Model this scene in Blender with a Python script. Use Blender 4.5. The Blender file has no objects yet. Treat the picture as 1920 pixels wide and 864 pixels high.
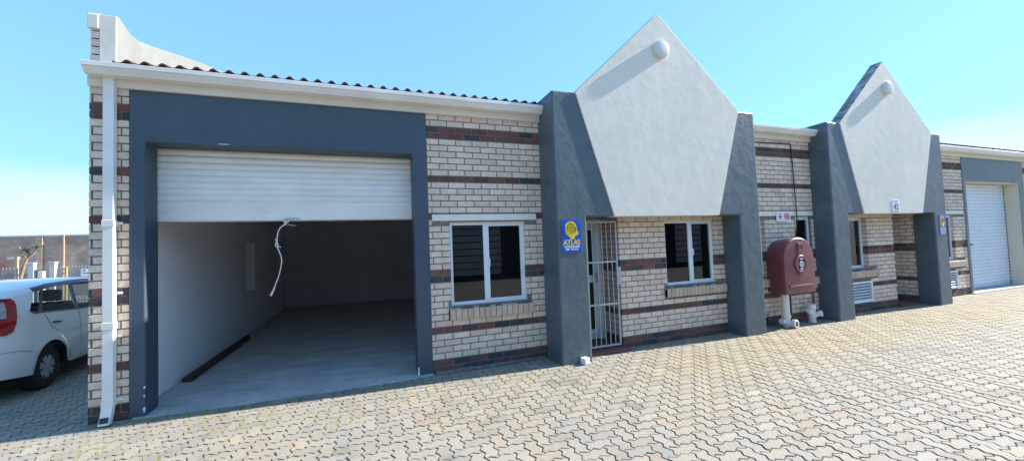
import bpy, bmesh, math, random
from mathutils import Vector, Matrix
R = math.radians
rnd = random.Random(7)
scene = bpy.context.scene
COL = scene.collection

# ------------------------------------------------------------------ helpers
class MB:
    """collects polygons and builds ONE mesh object"""
    def __init__(s): s.v=[]; s.f=[]; s.m=[]; s.c=[]; s.M=None
    def addv(s, pts):
        b=len(s.v)
        for p in pts:
            s.v.append(tuple(s.M @ Vector(p)) if s.M else tuple(p))
        return b
    def face(s, idx, m=0, col=None): s.f.append(tuple(idx)); s.m.append(m); s.c.append(col)
    def poly(s, pts, m=0, col=None):
        b=s.addv(pts); s.face(range(b,b+len(pts)),m,col)
    def box(s,x0,x1,y0,y1,z0,z1,m=0,col=None):
        b=s.addv([(x0,y0,z0),(x1,y0,z0),(x1,y1,z0),(x0,y1,z0),(x0,y0,z1),(x1,y0,z1),(x1,y1,z1),(x0,y1,z1)])
        for q in ((0,3,2,1),(4,5,6,7),(0,1,5,4),(1,2,6,5),(2,3,7,6),(3,0,4,7)): s.face([b+i for i in q],m,col)
    def prism(s,poly,axis,a0,a1,m=0,mside=None,ms=None):
        """poly: 2D points; axis y: (x,z), axis x: (y,z), axis z: (x,y). ms = per-edge material"""
        def P(p,a):
            if axis=='y': return (p[0],a,p[1])
            if axis=='x': return (a,p[0],p[1])
            return (p[0],p[1],a)
        n=len(poly); b=s.addv([P(p,a0) for p in poly]+[P(p,a1) for p in poly])
        s.face(list(range(b,b+n)),m); s.face(list(range(b+2*n-1,b+n-1,-1)),m)
        for i in range(n):
            j=(i+1)%n
            s.face([b+i,b+n+i,b+n+j,b+j], ms[i] if ms else (m if mside is None else mside))
    def tube(s,pts,r,n=10,m=0,cap=True):
        pts=[Vector(p) for p in pts]; rr=r if isinstance(r,(list,tuple)) else [r]*len(pts)
        rings=[]; prev=None
        for i,p in enumerate(pts):
            d=(pts[min(i+1,len(pts)-1)]-pts[max(i-1,0)]).normalized()
            if prev is None:
                u=d.cross(Vector((0,0,1)));
                if u.length<1e-3: u=d.cross(Vector((1,0,0)))
                u.normalize()
            else:
                u=(prev-d*prev.dot(d)).normalized()
            prev=u; w=d.cross(u)
            rings.append(s.addv([p+(u*math.cos(2*math.pi*k/n)+w*math.sin(2*math.pi*k/n))*rr[i] for k in range(n)]))
        for a,b in zip(rings,rings[1:]):
            for k in range(n):
                s.face([a+k,a+(k+1)%n,b+(k+1)%n,b+k],m)
        if cap:
            s.face([rings[0]+k for k in range(n-1,-1,-1)],m); s.face([rings[-1]+k for k in range(n)],m)
    def lathe(s,c,axis,prof,n=24,m=0,ms=None):
        """prof: (radius, distance along axis)"""
        c=Vector(c); a=Vector(axis).normalized()
        u=a.cross(Vector((0,0,1)))
        if u.length<1e-3: u=a.cross(Vector((1,0,0)))
        u.normalize(); w=a.cross(u); rings=[]
        for r,h in prof:
            rings.append(s.addv([c+a*h+(u*math.cos(2*math.pi*k/n)+w*math.sin(2*math.pi*k/n))*max(r,1e-4) for k in range(n)]))
        for i,(p,q) in enumerate(zip(rings,rings[1:])):
            for k in range(n): s.face([p+k,p+(k+1)%n,q+(k+1)%n,q+k], ms[i] if ms else m)
        s.face([rings[0]+k for k in range(n-1,-1,-1)],ms[0] if ms else m); s.face([rings[-1]+k for k in range(n)],ms[-1] if ms else m)
    def build(s,name,mats,parent=None,smooth=None,bevel=0,fix=True):
        me=bpy.data.meshes.new(name); me.from_pydata(s.v,[],s.f)
        mats=mats if isinstance(mats,(list,tuple)) else [mats]
        for x in mats: me.materials.append(x)
        me.polygons.foreach_set('material_index',s.m)
        if any(c is not None for c in s.c):
            at=me.color_attributes.new('Col','FLOAT_COLOR','CORNER'); buf=[]
            for p,c in zip(me.polygons,s.c):
                c=c or (.5,.5,.5); buf.extend((c[0],c[1],c[2],1.0)*p.loop_total)
            at.data.foreach_set('color',buf)
        if fix:
            bm=bmesh.new(); bm.from_mesh(me); bmesh.ops.recalc_face_normals(bm,faces=bm.faces[:]); bm.to_mesh(me); bm.free()
        if smooth is not None:
            me.polygons.foreach_set('use_smooth',[True]*len(me.polygons))
            try: me.set_sharp_from_angle(angle=R(smooth))
            except Exception: pass
        me.update()
        o=bpy.data.objects.new(name,me); COL.objects.link(o)
        if parent: o.parent=parent
        if bevel:
            b=o.modifiers.new('bevel','BEVEL'); b.width=bevel; b.segments=2; b.limit_method='ANGLE'; b.angle_limit=R(35)
        return o

def tag(o,label=None,cat=None,group=None,kind=None):
    if label: o['label']=label
    if cat: o['category']=cat
    if group: o['group']=group
    if kind: o['kind']=kind
    return o
def empty(name,loc=(0,0,0),rz=0):
    o=bpy.data.objects.new(name,None); o.location=loc; o.rotation_euler=(0,0,rz); o.empty_display_size=.2; COL.objects.link(o); return o
def copy_tree(o,parent=None):
    c=o.copy(); COL.objects.link(c)
    if parent: c.parent=parent
    for ch in list(o.children): copy_tree(ch,c)
    return c

# ------------------------------------------------------------------ materials
def mat(name,c1,c2=None,scale=4,rough=.8,bump=0,bscale=30,detail=6,metal=0,coat=0,attr=False,spec=.5,stretch=None,lo=.35,hi=.65,fine=None,bdist=.01):
    m=bpy.data.materials.new(name); m.use_nodes=True; nt=m.node_tree; N=nt.nodes; L=nt.links
    b=N['Principled BSDF']; b.inputs['Roughness'].default_value=rough; b.inputs['Metallic'].default_value=metal
    b.inputs['Coat Weight'].default_value=coat; b.inputs['Specular IOR Level'].default_value=spec
    b.inputs['Base Color'].default_value=(*c1,1)
    tc=N.new('ShaderNodeTexCoord'); mp=N.new('ShaderNodeMapping'); L.new(tc.outputs['Object'],mp.inputs['Vector'])
    if stretch: mp.inputs['Scale'].default_value=stretch
    col=None
    if attr:
        a=N.new('ShaderNodeAttribute'); a.attribute_name='Col'; col=a.outputs['Color']
    if c2 is not None:
        n=N.new('ShaderNodeTexNoise'); n.inputs['Scale'].default_value=scale; n.inputs['Detail'].default_value=detail; n.inputs['Roughness'].default_value=.6
        L.new(mp.outputs[0],n.inputs['Vector'])
        r=N.new('ShaderNodeMapRange'); r.inputs[1].default_value=lo; r.inputs[2].default_value=hi; L.new(n.outputs['Fac'],r.inputs[0])
        mx=N.new('ShaderNodeMix'); mx.data_type='RGBA'; L.new(r.outputs[0],mx.inputs[0])
        mx.inputs[6].default_value=(*c1,1); mx.inputs[7].default_value=(*c2,1)
        if attr:
            mx.blend_type='MULTIPLY'; L.new(col,mx.inputs[6])
        col=mx.outputs[2]
    if fine:
        n=N.new('ShaderNodeTexNoise'); n.inputs['Scale'].default_value=fine[0]; n.inputs['Detail'].default_value=4
        L.new(tc.outputs['Object'],n.inputs['Vector'])
        r=N.new('ShaderNodeMapRange'); r.inputs[1].default_value=.3; r.inputs[2].default_value=.7; r.inputs[3].default_value=1-fine[1]; r.inputs[4].default_value=1+fine[1]
        L.new(n.outputs['Fac'],r.inputs[0])
        mx=N.new('ShaderNodeVectorMath'); mx.operation='SCALE'
        if col is None:
            rgb=N.new('ShaderNodeRGB'); rgb.outputs[0].default_value=(*c1,1); col=rgb.outputs[0]
        L.new(col,mx.inputs[0]); L.new(r.outputs[0],mx.inputs['Scale']); col=mx.outputs[0]
    if col is not None: L.new(col,b.inputs['Base Color'])
    if bump:
        n=N.new('ShaderNodeTexNoise'); n.inputs['Scale'].default_value=bscale; n.inputs['Detail'].default_value=5
        L.new(mp.outputs[0],n.inputs['Vector'])
        bp=N.new('ShaderNodeBump'); bp.inputs['Strength'].default_value=bump; bp.inputs['Distance'].default_value=bdist
        L.new(n.outputs['Fac'],bp.inputs['Height']); L.new(bp.outputs[0],b.inputs['Normal'])
    return m
M={}
M['brick']=mat('face_brick',(1,1,1),(.86,.84,.82),scale=28,rough=.85,bump=.6,bscale=70,attr=True,fine=(9,.08))
M['mortar']=mat('mortar',(.15,.135,.12),(.24,.22,.195),scale=14,rough=.95,bump=.5,bscale=120)
M['navy']=mat('navy_plaster',(.050,.076,.105),(.060,.090,.120),scale=1.6,rough=.55,bump=.3,bscale=90,fine=(5,.06))
M['slate']=mat('slate_blue_plaster',(.074,.106,.128),(.095,.130,.150),scale=2.0,rough=.45,bump=.3,bscale=7,fine=(6,.07),bdist=.02)
M['white_plaster']=mat('pale_plaster',(.76,.725,.63),(.70,.675,.59),scale=1.1,rough=.75,bump=.22,bscale=6,fine=(4,.04),bdist=.012)
M['edge_stain']=mat('weathered_coping',(.42,.43,.42),(.13,.14,.145),scale=6,rough=.9,bump=.4,bscale=40,lo=.36,hi=.6)
M['parapet']=mat('sun_dimmed_plaster',(.23,.24,.23),(.20,.21,.20),scale=1.5,rough=.85,bump=.5,bscale=9,fine=(5,.06))  # white plaster darkened in colour to offset full sun on the inner face
M['fascia']=mat('cream_fascia',(.74,.67,.55),(.66,.60,.50),scale=3,rough=.6,fine=(2,.05),stretch=(.3,1,1))
M['gutter']=mat('white_gutter',(.82,.82,.80),(.74,.73,.68),scale=1.2,rough=.4,stretch=(.6,1,2),fine=(4,.04))
M['pvc']=mat('white_pvc',(.80,.78,.74),(.70,.68,.63),scale=3,rough=.4,stretch=(1,1,.4))
M['lintel']=mat('white_lintel',(.84,.81,.72),(.76,.73,.64),scale=5,rough=.75,bump=.2)
M['tile']=mat('roof_tile',(.10,.045,.038),(.055,.030,.030),scale=7,rough=.9,bump=.4,bscale=60,spec=.15)
M['alu']=mat('white_aluminium',(.74,.79,.82),None,rough=.3,fine=(3,.02))
M['shutter']=mat('shutter_white',(.82,.82,.79),(.75,.755,.72),scale=2.2,rough=.42,stretch=(.5,1,3),fine=(5,.035))
M['shutter_blue']=mat('shutter_pale',(.70,.76,.80),(.64,.71,.76),scale=1.3,rough=.4)
M['steel']=mat('galvanised_steel',(.50,.53,.55),(.36,.38,.40),scale=15,rough=.45,metal=.3)
M['dark_metal']=mat('dark_metal',(.03,.03,.035),None,rough=.5)
M['black']=mat('black_rubber',(.018,.018,.02),None,rough=.7,fine=(8,.2))
M['concrete']=mat('concrete_floor',(.52,.51,.49),(.36,.355,.35),scale=1.7,rough=.8,bump=.35,bscale=18,fine=(22,.12),stretch=(1,2.2,1))
M['inwall']=mat('interior_plaster',(.86,.85,.83),(.80,.80,.79),scale=1.2,rough=.9,bump=.2,bscale=25)
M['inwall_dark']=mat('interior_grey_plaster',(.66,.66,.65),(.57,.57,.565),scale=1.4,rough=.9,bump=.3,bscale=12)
M['cream']=mat('cream_plaster',(.72,.66,.53),(.66,.60,.48),scale=2,rough=.8,bump=.2)
M['hose']=mat('oxide_red_fibreglass',(.190,.055,.060),(.225,.075,.078),scale=3,rough=.42,fine=(10,.06))
M['hose_light']=mat('faded_red_edge',(.24,.085,.08),None,rough=.55)
M['wood']=mat('old_timber',(.085,.055,.04),(.035,.022,.016),scale=6,rough=.8,bump=.5,bscale=20,stretch=(6,.5,6))
M['rope']=mat('white_rope',(.78,.77,.73),(.6,.6,.57),scale=40,rough=.85)
M['blue']=mat('sign_blue',(.012,.075,.42),(.016,.10,.47),scale=3,rough=.3)
M['yellow']=mat('sign_yellow',(.80,.58,.02),None,rough=.35)
M['sign_line']=mat('sign_line',(.10,.07,.02),None,rough=.4)
M['white']=mat('white_board',(.78,.80,.82),None,rough=.4)
M['dull_yellow']=mat('dull_yellow',(.34,.27,.11),None,rough=.6)
M['red']=mat('faded_red',(.62,.10,.11),None,rough=.5)
M['ink']=mat('blue_ink',(.02,.06,.22),None,rough=.4)
M['greyink']=mat('grey_ink',(.22,.24,.28),None,rough=.4)
M['lamp']=mat('lamp_diffuser',(.64,.65,.62),None,rough=.3)
M['redstep']=mat('red_step',(.20,.075,.055),(.13,.06,.05),scale=9,rough=.8,bump=.3)
M['car']=mat('car_paint',(.85,.84,.82),None,rough=.25,coat=1.0)
M['trim']=mat('black_trim',(.012,.012,.014),None,rough=.35)
M['lampred']=mat('lamp_red',(.48,.012,.012),(.30,.006,.008),scale=10,rough=.12,coat=1)
M['lampclear']=mat('lamp_clear',(.50,.55,.62),(.30,.34,.42),scale=12,rough=.1,coat=1,metal=.3)
M['hub']=mat('hub_silver',(.52,.53,.55),None,rough=.3,metal=.6)
M['seat']=mat('seat_cloth',(.035,.037,.042),None,rough=.9)
M['leaf']=mat('yucca_leaf',(.07,.13,.03),(.12,.17,.05),scale=9,rough=.6)
M['bark']=mat('pale_bark',(.30,.22,.15),(.20,.15,.11),scale=12,rough=.9)
M['fence']=mat('fence_grey',(.30,.31,.33),None,rough=.5)
M['orange']=mat('orange_pipe',(.36,.25,.17),None,rough=.6)
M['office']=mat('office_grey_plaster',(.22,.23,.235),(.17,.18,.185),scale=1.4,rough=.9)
M['post']=mat('post_grey_white',(.52,.52,.53),None,rough=.7)
M['opp']=mat('shaded_facade',(.035,.037,.04),(.05,.05,.05),scale=1,rough=.8)

def brickmat(name,c1,c2,mortar,bw,bh,scale=1,rot=None):
    m=bpy.data.materials.new(name); m.use_nodes=True; nt=m.node_tree; N=nt.nodes; L=nt.links; b=N['Principled BSDF']; b.inputs['Roughness'].default_value=.9
    tc=N.new('ShaderNodeTexCoord'); mp=N.new('ShaderNodeMapping'); L.new(tc.outputs['Object'],mp.inputs['Vector'])
    if rot: mp.inputs['Rotation'].default_value=rot
    t=N.new('ShaderNodeTexBrick'); L.new(mp.outputs[0],t.inputs['Vector']); t.inputs['Scale'].default_value=1
    t.inputs['Color1'].default_value=(*c1,1); t.inputs['Color2'].default_value=(*c2,1); t.inputs['Mortar'].default_value=(*mortar,1)
    t.inputs['Brick Width'].default_value=bw; t.inputs['Row Height'].default_value=bh; t.inputs['Mortar Size'].default_value=.01
    n=N.new('ShaderNodeTexNoise'); n.inputs['Scale'].default_value=1.2; n.inputs['Detail'].default_value=8; L.new(tc.outputs['Object'],n.inputs['Vector'])
    r=N.new('ShaderNodeMapRange'); r.inputs[1].default_value=.3; r.inputs[2].default_value=.7; r.inputs[3].default_value=.75; r.inputs[4].default_value=1.2; L.new(n.outputs['Fac'],r.inputs[0])
    s=N.new('ShaderNodeVectorMath'); s.operation='SCALE'; L.new(t.outputs['Color'],s.inputs[0]); L.new(r.outputs[0],s.inputs['Scale']); L.new(s.outputs[0],b.inputs['Base Color'])
    return m
M['farbrick']=brickmat('far_brick',(.40,.31,.25),(.31,.245,.20),(.36,.30,.25),.24,.09,rot=(R(90),0,0))
M['farpave']=brickmat('distant_paving',(.30,.28,.23),(.26,.245,.21),(.13,.12,.10),.225,.1125)

def glassmat(name,tint,fres=1.45,rough=.0):
    m=bpy.data.materials.new(name); m.use_nodes=True; nt=m.node_tree; N=nt.nodes; L=nt.links; N.remove(N['Principled BSDF'])
    o=N['Material Output']; t=N.new('ShaderNodeBsdfTransparent'); t.inputs[0].default_value=(*tint,1)
    g=N.new('ShaderNodeBsdfGlossy'); g.inputs['Roughness'].default_value=rough; g.inputs[0].default_value=(.95,.97,1,1)
    lw=N.new('ShaderNodeLayerWeight'); lw.inputs[0].default_value=.5; pw=N.new('ShaderNodeMath'); pw.operation='POWER'; L.new(lw.outputs['Facing'],pw.inputs[0]); pw.inputs[1].default_value=5
    f0=((fres-1)/(fres+1))**2; f=N.new('ShaderNodeMapRange'); f.inputs[3].default_value=f0; f.inputs[4].default_value=1; L.new(pw.outputs[0],f.inputs[0]); mx=N.new('ShaderNodeMixShader')
    L.new(f.outputs[0],mx.inputs[0]); L.new(t.outputs[0],mx.inputs[1]); L.new(g.outputs[0],mx.inputs[2]); L.new(mx.outputs[0],o.inputs[0]); return m
M['glass']=glassmat('window_glass',(.22,.24,.26),1.6)
M['carglass']=glassmat('car_glass',(.70,.76,.75),1.3)

# joints: sand, with moss growing in them near the garage door
def jointmat():
    m=bpy.data.materials.new('joint_sand'); m.use_nodes=True; nt=m.node_tree; N=nt.nodes; L=nt.links; b=N['Principled BSDF']; b.inputs['Roughness'].default_value=.95
    g=N.new('ShaderNodeNewGeometry'); sp=N.new('ShaderNodeSeparateXYZ'); L.new(g.outputs['Position'],sp.inputs[0])
    n=N.new('ShaderNodeTexNoise'); n.inputs['Scale'].default_value=3.2; n.inputs['Detail'].default_value=5; L.new(g.outputs['Position'],n.inputs['Vector'])
    def mr(sock,a,bb,c,d):
        r=N.new('ShaderNodeMapRange'); r.inputs[1].default_value=a; r.inputs[2].default_value=bb; r.inputs[3].default_value=c; r.inputs[4].default_value=d; L.new(sock,r.inputs[0]); return r.outputs[0]
    def mul(a,bb):
        x=N.new('ShaderNodeMath'); x.operation='MULTIPLY'; L.new(a,x.inputs[0]); L.new(bb,x.inputs[1]); return x.outputs[0]
    k=mul(mul(mr(sp.outputs[1],-1.9,-.5,0,1),mr(sp.outputs[0],6.0,2.8,0,1)),mr(sp.outputs[0],-.2,.5,0,1))
    k=mul(k,mr(n.outputs['Fac'],.36,.46,0,1))
    n2=N.new('ShaderNodeTexNoise'); n2.inputs['Scale'].default_value=1.4; L.new(g.outputs['Position'],n2.inputs['Vector'])
    base=N.new('ShaderNodeMix'); base.data_type='RGBA'; base.inputs[6].default_value=(.10,.085,.065,1); base.inputs[7].default_value=(.19,.165,.125,1); L.new(mr(n2.outputs['Fac'],.35,.65,0,1),base.inputs[0])
    mx=N.new('ShaderNodeMix'); mx.data_type='RGBA'; L.new(k,mx.inputs[0]); L.new(base.outputs[2],mx.inputs[6]); mx.inputs[7].default_value=(.26,.27,.04,1)
    L.new(mx.outputs[2],b.inputs['Base Color']); return m
M['joint']=jointmat()
M['moss']=mat('joint_moss',(.17,.19,.03),(.25,.24,.06),scale=20,rough=1)
def pavermat():
    m=bpy.data.materials.new('concrete_paver'); m.use_nodes=True; nt=m.node_tree; N=nt.nodes; L=nt.links; b=N['Principled BSDF']; b.inputs['Roughness'].default_value=.85
    a=N.new('ShaderNodeAttribute'); a.attribute_name='Col'
    g=N.new('ShaderNodeNewGeometry')
    n=N.new('ShaderNodeTexNoise'); n.inputs['Scale'].default_value=.55; n.inputs['Detail'].default_value=5; L.new(g.outputs['Position'],n.inputs['Vector'])
    r=N.new('ShaderNodeMapRange'); r.inputs[1].default_value=.35; r.inputs[2].default_value=.65; L.new(n.outputs['Fac'],r.inputs[0])
    mx=N.new('ShaderNodeMix'); mx.data_type='RGBA'; L.new(r.outputs[0],mx.inputs[0]); mx.inputs[6].default_value=(1.04,1.0,.90,1); mx.inputs[7].default_value=(.97,.97,.95,1)
    m2=N.new('ShaderNodeMix'); m2.data_type='RGBA'; m2.blend_type='MULTIPLY'; m2.inputs[0].default_value=1; L.new(a.outputs['Color'],m2.inputs[6]); L.new(mx.outputs[2],m2.inputs[7])
    f=N.new('ShaderNodeTexNoise'); f.inputs['Scale'].default_value=45; f.inputs['Detail'].default_value=6; L.new(g.outputs['Position'],f.inputs['Vector'])
    r2=N.new('ShaderNodeMapRange'); r2.inputs[1].default_value=.3; r2.inputs[2].default_value=.7; r2.inputs[3].default_value=.84; r2.inputs[4].default_value=1.12; L.new(f.outputs['Fac'],r2.inputs[0])
    # damp dark stains
    s=N.new('ShaderNodeTexNoise'); s.inputs['Scale'].default_value=2.3; s.inputs['Detail'].default_value=8; s.inputs['Roughness'].default_value=.7; L.new(g.outputs['Position'],s.inputs['Vector'])
    r3=N.new('ShaderNodeMapRange'); r3.inputs[1].default_value=.53; r3.inputs[2].default_value=.68; r3.inputs[3].default_value=1; r3.inputs[4].default_value=.74; L.new(s.outputs['Fac'],r3.inputs[0])
    q=N.new('ShaderNodeMath'); q.operation='MULTIPLY'; L.new(r2.outputs[0],q.inputs[0]); L.new(r3.outputs[0],q.inputs[1])
    v=N.new('ShaderNodeVectorMath'); v.operation='SCALE'; L.new(m2.outputs[2],v.inputs[0]); L.new(q.outputs[0],v.inputs['Scale']); L.new(v.outputs[0],b.inputs['Base Color'])
    bp=N.new('ShaderNodeBump'); bp.inputs['Strength'].default_value=.5; bp.inputs['Distance'].default_value=.004; L.new(f.outputs['Fac'],bp.inputs['Height']); L.new(bp.outputs[0],b.inputs['Normal'])
    return m
M['paver']=pavermat()

# ------------------------------------------------------------------ bricks
CH=3.45/41; BL=.232; J=.0068
DARK={0,1,6,14,15,24,30,37,38}
def brick_col(course):
    if course in DARK:
        t=rnd.random(); k=rnd.uniform(.8,1.2)
        c=(.060,.058,.064) if t<.36 else (.155,.072,.058) if t<.85 else (.21,.085,.062)
    else:
        t=rnd.random(); k=rnd.uniform(.92,1.07)
        c=(.80,.655,.52) if t<.76 else (.76,.575,.455) if t<.88 else (.70,.595,.48)
    return tuple(x*k for x in c)
def brick_face(mb,o,u,n,length,z0,z1,holes=(),m=1,shift=0,proud=.007,skip=()):
    """o: origin (x,y) at ground, u: unit dir along the face, n: outward normal; holes (a0,a1,z0,z1) along u"""
    c0=int(math.floor(z0/CH+1e-6)); c1=int(math.ceil(z1/CH-1e-6))
    def P(a,z,d): return (o[0]+u[0]*a+n[0]*d, o[1]+u[1]*a+n[1]*d, z)
    for c in range(c0,c1):
        if c in skip: continue
        za=max(c*CH+J,z0); zb=min((c+1)*CH-J,z1)
        if zb-za<.012: continue
        off=(0 if c%2 else BL/2)+shift
        a=-BL*2+off
        while a<length:
            x0,x1=a+J,a+BL-J; a+=BL
            x0=max(x0,0); x1=min(x1,length)
            if x1-x0<.02: continue
            segs=[(x0,x1)]
            for h in holes:
                if zb>h[2]+.01 and za<h[3]-.01:
                    ns=[]
                    for s0,s1 in segs:
                        if s1<=h[0] or s0>=h[1]: ns.append((s0,s1)); continue
                        if s0<h[0]: ns.append((s0,h[0]-.002))
                        if s1>h[1]: ns.append((h[1]+.002,s1))
                    segs=ns
            for s0,s1 in segs:
                if s1-s0<.015: continue
                d=proud+rnd.uniform(-.0012,.0018); e=.003; col=brick_col(c)
                b=mb.addv([P(s0,za,-.01),P(s1,za,-.01),P(s1,zb,-.01),P(s0,zb,-.01),
                           P(s0,za,d-e),P(s1,za,d-e),P(s1,zb,d-e),P(s0,zb,d-e),
                           P(s0+e,za+e,d),P(s1-e,za+e,d),P(s1-e,zb-e,d),P(s0+e,zb-e,d)])
                mb.face([b+8,b+9,b+10,b+11],m,col)
                for i in range(4):
                    j=(i+1)%4
                    mb.face([b+4+i,b+4+j,b+8+j,b+8+i],m,col); mb.face([b+i,b+j,b+4+j,b+4+i],m,col)
def wall_cells(mb,x0,x1,y0,y1,z0,z1,holes,m=0):
    xs=sorted({x0,x1,*[h[0] for h in holes],*[h[1] for h in holes]}); zs=sorted({z0,z1,*[h[2] for h in holes],*[h[3] for h in holes]})
    for xa,xb in zip(xs,xs[1:]):
        for za,zb in zip(zs,zs[1:]):
            cx,cz=(xa+xb)/2,(za+zb)/2
            if any(h[0]<cx<h[1] and h[2]<cz<h[3] for h in holes): continue
            mb.box(xa,xb,y0,y1,za,zb,m)
BM=[M['mortar'],M['brick']]
def brick_wall(name,parent,x0,x1,yf,yb,z1,win=None,skips=None,shift=0,reveal=.10):
    """front face at yf (brick skin ~7 mm proud), win=(x0,x1,z0,z1)"""
    mb=MB(); holes=[win] if win else []
    wall_cells(mb,x0,x1,yf,yb,0,z1,holes)
    hl=[(win[0]-x0,win[1]-x0,win[2],win[3])] if win else []
    for s in (skips or []): hl.append((s[0]-x0,s[1]-x0,s[2],s[3]))
    brick_face(mb,(x0,yf),(1,0),(0,-1),x1-x0,0,z1,hl,shift=shift)
    if win:
        brick_face(mb,(win[0],yf),(0,1),(1,0),reveal,win[2],win[3],shift=-.12,proud=.003)
        brick_face(mb,(win[1],yf+reveal),(0,-1),(-1,0),reveal,win[2],win[3],shift=-.12,proud=.003)
    return mb
# ------------------------------------------------------------------ building root
B=empty('warehouse_building'); tag(B,'long single-storey warehouse row of cream face brick with navy door frames and white pentagonal gables','building')
H=3.45

def sill(parent,x0,x1,yf,ztop,depth=.10):
    """brick-on-edge sill sloping outwards"""
    mb=MB(); x=x0; w=.0805
    zb=ztop-.175
    while x<x1-.02:
        c=rnd.uniform(.9,1.08); col=tuple(k*c for k in ((.64,.49,.36) if rnd.random()<.8 else (.58,.42,.31)))
        xe=min(x+w-.010,x1)
        pts=[(yf-.055,zb),(yf-.058,ztop-.045),(yf-.050,ztop-.038),(yf+depth,ztop),(yf+depth,zb)]
        n=len(pts); b=mb.addv([(x,p[0],p[1]) for p in pts]+[(xe,p[0],p[1]) for p in pts])
        mb.face([b+i for i in range(n)],1,col); mb.face([b+n+i for i in range(n-1,-1,-1)],1,col)
        for i in range(n):
            j=(i+1)%n; top=(i==2)
            mb.face([b+i,b+n+i,b+n+j,b+j],1,(.12,.115,.11) if top and rnd.random()<.55 else col)
        x+=w
    mb.box(x0,x1-.008,yf-.046,yf+depth-.004,zb+.004,ztop-.055,0)
    return mb.build('window_sill',BM,parent,fix=True)
def window(parent,x0,x1,z0,z1,y,mull,yf,sx=None,sash=True,label=None):
    """frame is the window mesh itself; panes are sub-parts"""
    f=.045; mb=MB(); d=.05
    mb.box(x0,x0+f,y,y+d,z0,z1); mb.box(x1-f,x1,y,y+d,z0,z1)
    mb.box(x0+f,x1-f,y,y+d,z0,z0+f); mb.box(x0+f,x1-f,y,y+d,z1-f,z1)
    mb.box(mull-.03,mull+.03,y-.003,y+d,z0+f,z1-f)
    # opening sash, slightly proud, on the side away from the mullion
    a,b=mull+.03,x1-f; s=.018
    mb.box(a,a+s,y-.008,y+d-.01,z0+f,z1-f); mb.box(b-s,b,y-.008,y+d-.01,z0+f,z1-f); mb.box(a+s,b-s,y-.008,y+d-.01,z0+f,z0+f+s); mb.box(a+s,b-s,y-.008,y+d-.01,z1-f-s,z1-f)
    mb.box(a+.006,a+.022,y-.03,y-.008,(z0+z1)/2-.06,(z0+z1)/2+.05)
    w=mb.build('window',M['alu'],parent,bevel=.002)
    for a,b in ((x0+f,mull-.03),(mull+.03+s,x1-f-s)):
        g=MB(); g.box(a,b,y+.020,y+.025,z0+f+(s if a>mull else 0),z1-f-(s if a>mull else 0)); g.build('pane',M['glass'],w)
    if sx: sill(w,sx[0],sx[1],yf,z0)
    return w
def lintel(parent,x0,x1,yf,z0=2.0,z1=2.087):
    mb=MB(); mb.box(x0,x1,yf-.017,yf+.09,z0,z1); return mb.build('lintel',M['lintel'],parent,bevel=.006)

LINT=(2.0,2.09)
# --- left corner pier and end wall
mb=MB(); mb.box(0,.305,0,.22,0,H)
brick_face(mb,(0,0),(1,0),(0,-1),.32,0,H,shift=.02)
mb.box(0,.074,.22,9,0,H)
brick_face(mb,(0,9),(0,-1),(-1,0),9.006,0,H+.1)
mb.build('brick_wall',BM,B,fix=False)
# --- wall between the garage and the first gable
W1=(3.70,4.80,.85,1.985)
mb=brick_wall('brick_wall',B,3.425,5.10,0,.22,H,W1,[(3.47,4.99,*LINT),(3.66,4.87,.68,.86)],shift=.05)
# thin repaired-crack line and low concrete toe
mb.build('brick_wall',BM,B,fix=False)
lintel(B,3.47,4.98,0)
window(B,W1[0],W1[1],W1[2],W1[3],.045,4.215,0,(3.67,4.87))
mb=MB(); mb.prism([(3.46,-.10),(3.9,-.11),(4.4,-.085),(5.0,-.05),(5.07,-.008),(3.46,-.008)],'z',0,.028); mb.build('plinth_mortar',M['mortar'],B,bevel=.008)
# --- recessed walls below the gables
W2=(7.21,8.27,.885,1.95)
mb=brick_wall('brick_wall',B,6.31,8.62,-.13,.10,2.03,W2,[(7.14,8.46,.71,.89)],shift=.09)
brick_face(mb,(6.31,.56),(0,-1),(-1,0),.69,0,2.03)
mb.box(6.31,6.5,.10,.56,0,2.03)
mb.build('brick_wall',BM,B,fix=False)
window(B,W2[0],W2[1],W2[2],W2[3],-.085,7.765,-.13,(7.16,8.455))
W3=(11.45,12.50,.885,1.95)
mb=brick_wall('brick_wall',B,11.2,13.42,-.13,.10,2.03,W3,[(11.38,12.77,.71,.89),(11.5,12.53,.20,.62)],shift=.0)
brick_face(mb,(13.42,-.13),(0,1),(1,0),.69,0,2.03)
mb.box(13.25,13.42,.10,.56,0,2.03)
mb.build('brick_wall',BM,B,fix=False)
window(B,W3[0],W3[1],W3[2],W3[3],-.045,11.95,-.13,(11.38,12.76))
mb=MB(); mb.box(14.25,14.45,-.12,.56,0,2.03); brick_face(mb,(14.25,.56),(0,-1),(-1,0),.69,0,2.03,shift=.07); mb.build('brick_wall',BM,B,fix=False)
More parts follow.
